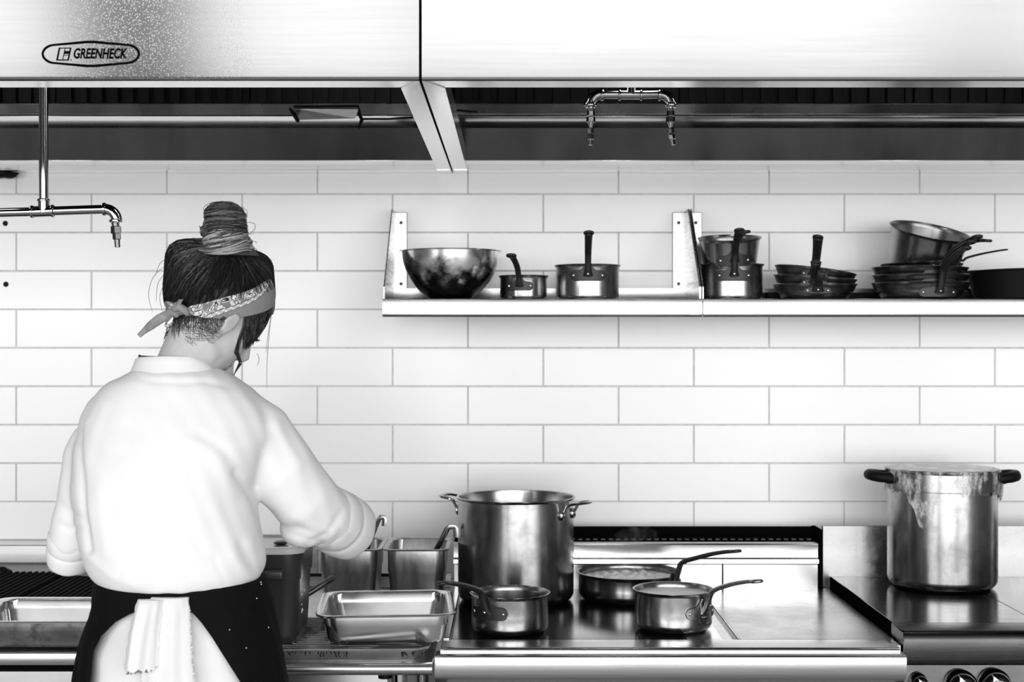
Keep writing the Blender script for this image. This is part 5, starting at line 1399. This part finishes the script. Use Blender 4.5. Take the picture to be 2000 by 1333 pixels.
# the light swathe sweeping across the bun's foot
for i in range(90):
    f = i/89; o = R.uniform(-3, 3)
    items.append(curve([(366+20*f, 479+9*f+o), (400+10*f, 489+4*f+o), (440+8*f, 484+10*f+o), (472+8*f, 470+18*f+o), (487+10*f, 462+28*f+o)], [2.59, 2.552, 2.545, 2.56, 2.60], R.uniform(.0008, .0018), R.choice([.10, .2, .3, .42, .06])))
strands('bun_locks', bun, items, n=5)
# fly-away hairs
items = []
for pp in ([(402, 420), (398, 405), (415, 395), (445, 393)], [(470, 402), (482, 412), (481, 430), (476, 438)], [(478, 434), (496, 436), (497, 448), (485, 456)], [(395, 445), (389, 441), (391, 446)], [(485, 458), (496, 455)], [(488, 470), (500, 472), (499, 476)], [(492, 482), (500, 486), (503, 492)],
           [(533, 600), (527, 640), (522, 700), (521, 760)], [(531, 604), (524, 650), (519, 690)], [(322, 520), (300, 540), (290, 575), (298, 610)], [(321, 535), (308, 555), (305, 590)], [(325, 505), (312, 515), (303, 540)], [(322, 550), (312, 580), (318, 610)], [(333, 640), (322, 655), (326, 672), (335, 685)], [(338, 645), (326, 650), (318, 668)], [(336, 660), (322, 672), (331, 688)], [(502, 690), (506, 702), (502, 715)]):
    items.append(curve(pp, 2.60 if pp[0][0] < 520 else 2.68, .00045, .02, 5))
for i in range(60):
    x, y = R.uniform(326, 338), R.uniform(628, 690); items.append(curve([(x+6, y-6), (x-2+R.uniform(-4, 3), y), (x-R.uniform(0, 6), y+R.uniform(2, 8)), (x+R.uniform(-2, 5), y+R.uniform(6, 14))], 2.60, .0004, .01))
strands('flyaway_hair', hair, items)
# hair at the nape: short strokes lying on the neck, drawn towards the bandana
bme = body.data; nb_ = len(bme.vertices); bc = np.empty(nb_*3); bme.vertices.foreach_get('co', bc); bc = bc.reshape(-1, 3)+np.array(OFF['person'])
bn = np.empty(nb_*3); bme.vertex_normals.foreach_get('vector', bn); bn = bn.reshape(-1, 3)
vis = (bn[:, 1] < .25) & (bc[:, 2] > 1.45); bcv = bc[vis]; bnv = bn[vis]; bpx = bcv[:, 0]/bcv[:, 1]*FPX+1000; bpy_ = 666-(bcv[:, 2]-EYE)/bcv[:, 1]*FPX
def skin_at(x, y, out=.0008):
    d = (bpx-x)**2+(bpy_-y)**2; ok = np.where(d < 30)[0]
    i = ok[np.argmin(bcv[ok, 1])] if len(ok) else int(np.argmin(d)); return Vector(bcv[i]+bnv[i]*out)
items = []
for i in range(700):
    f = R.random(); x0_ = 336+f*96; 
    lo = interp([338, 360, 385, 405, 425, 440], [36, 26, 24, 30, 22, 10], x0_)
    y0_ = 610+R.uniform(-2, 3); L = R.uniform(.0, 1.0)**1.8*lo*1.25; dx = R.uniform(-3, 6)+(x0_-380)*.10
    pts = [skin_at(x0_+dx*k/5+R.uniform(-.6, .6), y0_+(8+L)*k/5, .0016*(1-k/6)+.0006) for k in range(6)]
    items.append((pts, R.uniform(.0005, .0008)-.0003*min(1, L/lo), R.choice([.006, .01, .02])+.08*(L/lo)**2*R.random()))
for i in range(110):
    x0_ = R.uniform(352, 420); y0_ = R.uniform(628, 655); w = R.uniform(10, 26); b_ = R.uniform(6, 18)
    pts = [skin_at(x0_+w*k/6, y0_+b_*math.sin(k/6*1.6)+R.uniform(-.5, .5), .0012) for k in range(7)]
    items.append((pts, .00032, R.uniform(.05, .14)))
strands('nape_hair', hair, items)
# side hair: falls from under the bandana in front of the ear, and one long lock down the jaw
items = []
for i in range(900):
    f = R.random(); x0_ = interp([0, 1], [477, 531], f); y0_ = interp([477, 505, 531], [612, 606, 596], x0_)
    x1_ = interp([0, .45, 1], [476, 497, 511], f)+R.uniform(-3, 3); L = interp([0, .3, .7, 1], [75, 68, 58, 50], f)*R.uniform(.6, 1)
    pts = []
    for k in range(7):
        q = k/6; x = x0_+(x1_-x0_)*q**1.3+3*math.sin(PI*q); y = y0_+L*q
        s_ = skin_at(min(x, 520), y, .001); pts.append(P(x, y, s_.y-.002-.004*math.sin(PI*q)))
    items.append((pts, R.uniform(.0007, .0016), R.choice([.006, .01, .02, .035, .06])))
for i in range(90):
    o = R.uniform(-4, 4); e = R.uniform(0, 8)
    pp = [(484+o, 618), (480+o, 640), (469+o*.9, 665), (464+o*.8, 690), (468+o*.6, 712), (462+e*.4, 730), (452+e, 740)]
    pts = [skin_at(x, y, .0035-.0003*k) for k, (x, y) in enumerate(pp)]
    items.append((pts, R.uniform(.0005, .0011), R.choice([.008, .02, .04, .09])))
strands('side_hair', hair, items)
# bandana band
g = G(); nP = 140; F = []; uvs = []
def band_pt(phi, v, out):
    zt_, zb_ = z_top(phi), z_bot(phi); p = ell_pt(phi, zb_+(zt_-zb_)*v, 1.0); n_ = (p-Vector(EC)).normalized()
    return p+n_*(out+.0035+.0012*math.sin(v*9+phi*5)*math.sin(v*PI))
rows = []
for v, o in [(v, 0) for v in np.linspace(0, 1, 13)]+[(1.0, -.004), (.5, -.005), (0, -.004)]:
    rows.append([band_pt(2*PI*i/nP-PI, v, o) for i in range(nP)])
rows.append(rows[0]); g.loft(rows, False, False, 0, HM)
band = g.build('bandana', M_BANDANA, person, angle=70); band['label'] = 'printed bandana knotted at the back of head'
uvl = band.data.uv_layers.new(name='UVMap'); nrow = len(rows)
for lp in band.data.loops:
    vi = lp.vertex_index; i = vi % nP; r_i = vi//nP; phi = 2*PI*i/nP-PI
    v = min(r_i, 12)/12 if r_i <= 12 else (.5)
    wid = (z_top(phi)-z_bot(phi))*100
    uvl.data[lp.index].uv = (abs(phi)*9.2, v*wid)
g = G(); g.ball(P(352, 606, 2.548), (.013, .012, .009), 18, 12); g.ball(P(346, 599, 2.545), (.008, .010, .009), 14, 10); g.ball(P(344, 612, 2.55), (.007, .008, .008), 14, 10)
g.tube([P(340, 604, 2.54), P(352, 600, 2.533), P(362, 606, 2.535), P(366, 614, 2.545)], [.005, .0075, .007, .004], 10)
g.build('knot', M_BANDPLAIN, band, angle=70)
g = G(); g.tube([P(344, 608, 2.55), P(328, 614, 2.54), P(310, 624, 2.535), P(293, 637, 2.535), P(280, 648, 2.54), P(271, 656, 2.54)], [(.0035, .007), (.0042, .0085), (.0045, .0092), (.004, .0080), (.003, .005), (.0022, .0045)], 12)
g.build('tail', M_BANDPLAIN, band, angle=70)
g = G(); g.tube([P(345, 606, 2.545), P(347, 596, 2.537), P(352, 587, 2.535), P(357, 585, 2.54)], [(.003, .007), (.004, .009), (.003, .008), (.001, .003)], 12)
g.build('tail', M_BANDPLAIN, band, angle=70)

# the printed ring row runs from the lower edge near the knot up to the brow: line fitted on the band itself
us, vs_ = [], []
for q in ((405, 617), (440, 607), (470, 596), (498, 582), (520, 562)):
    f_, z_ = phi_z(ray_local(*q, 1.03)); us.append(abs(f_)*9.2); vs_.append((z_-z_bot(f_))*100)
kb, ka = np.polyfit(us, vs_, 1)
ln_ = M_BANDANA.node_tree.nodes['ringline']; ln_.inputs[1].default_value = float(kb); ln_.inputs[2].default_value = float(ka)
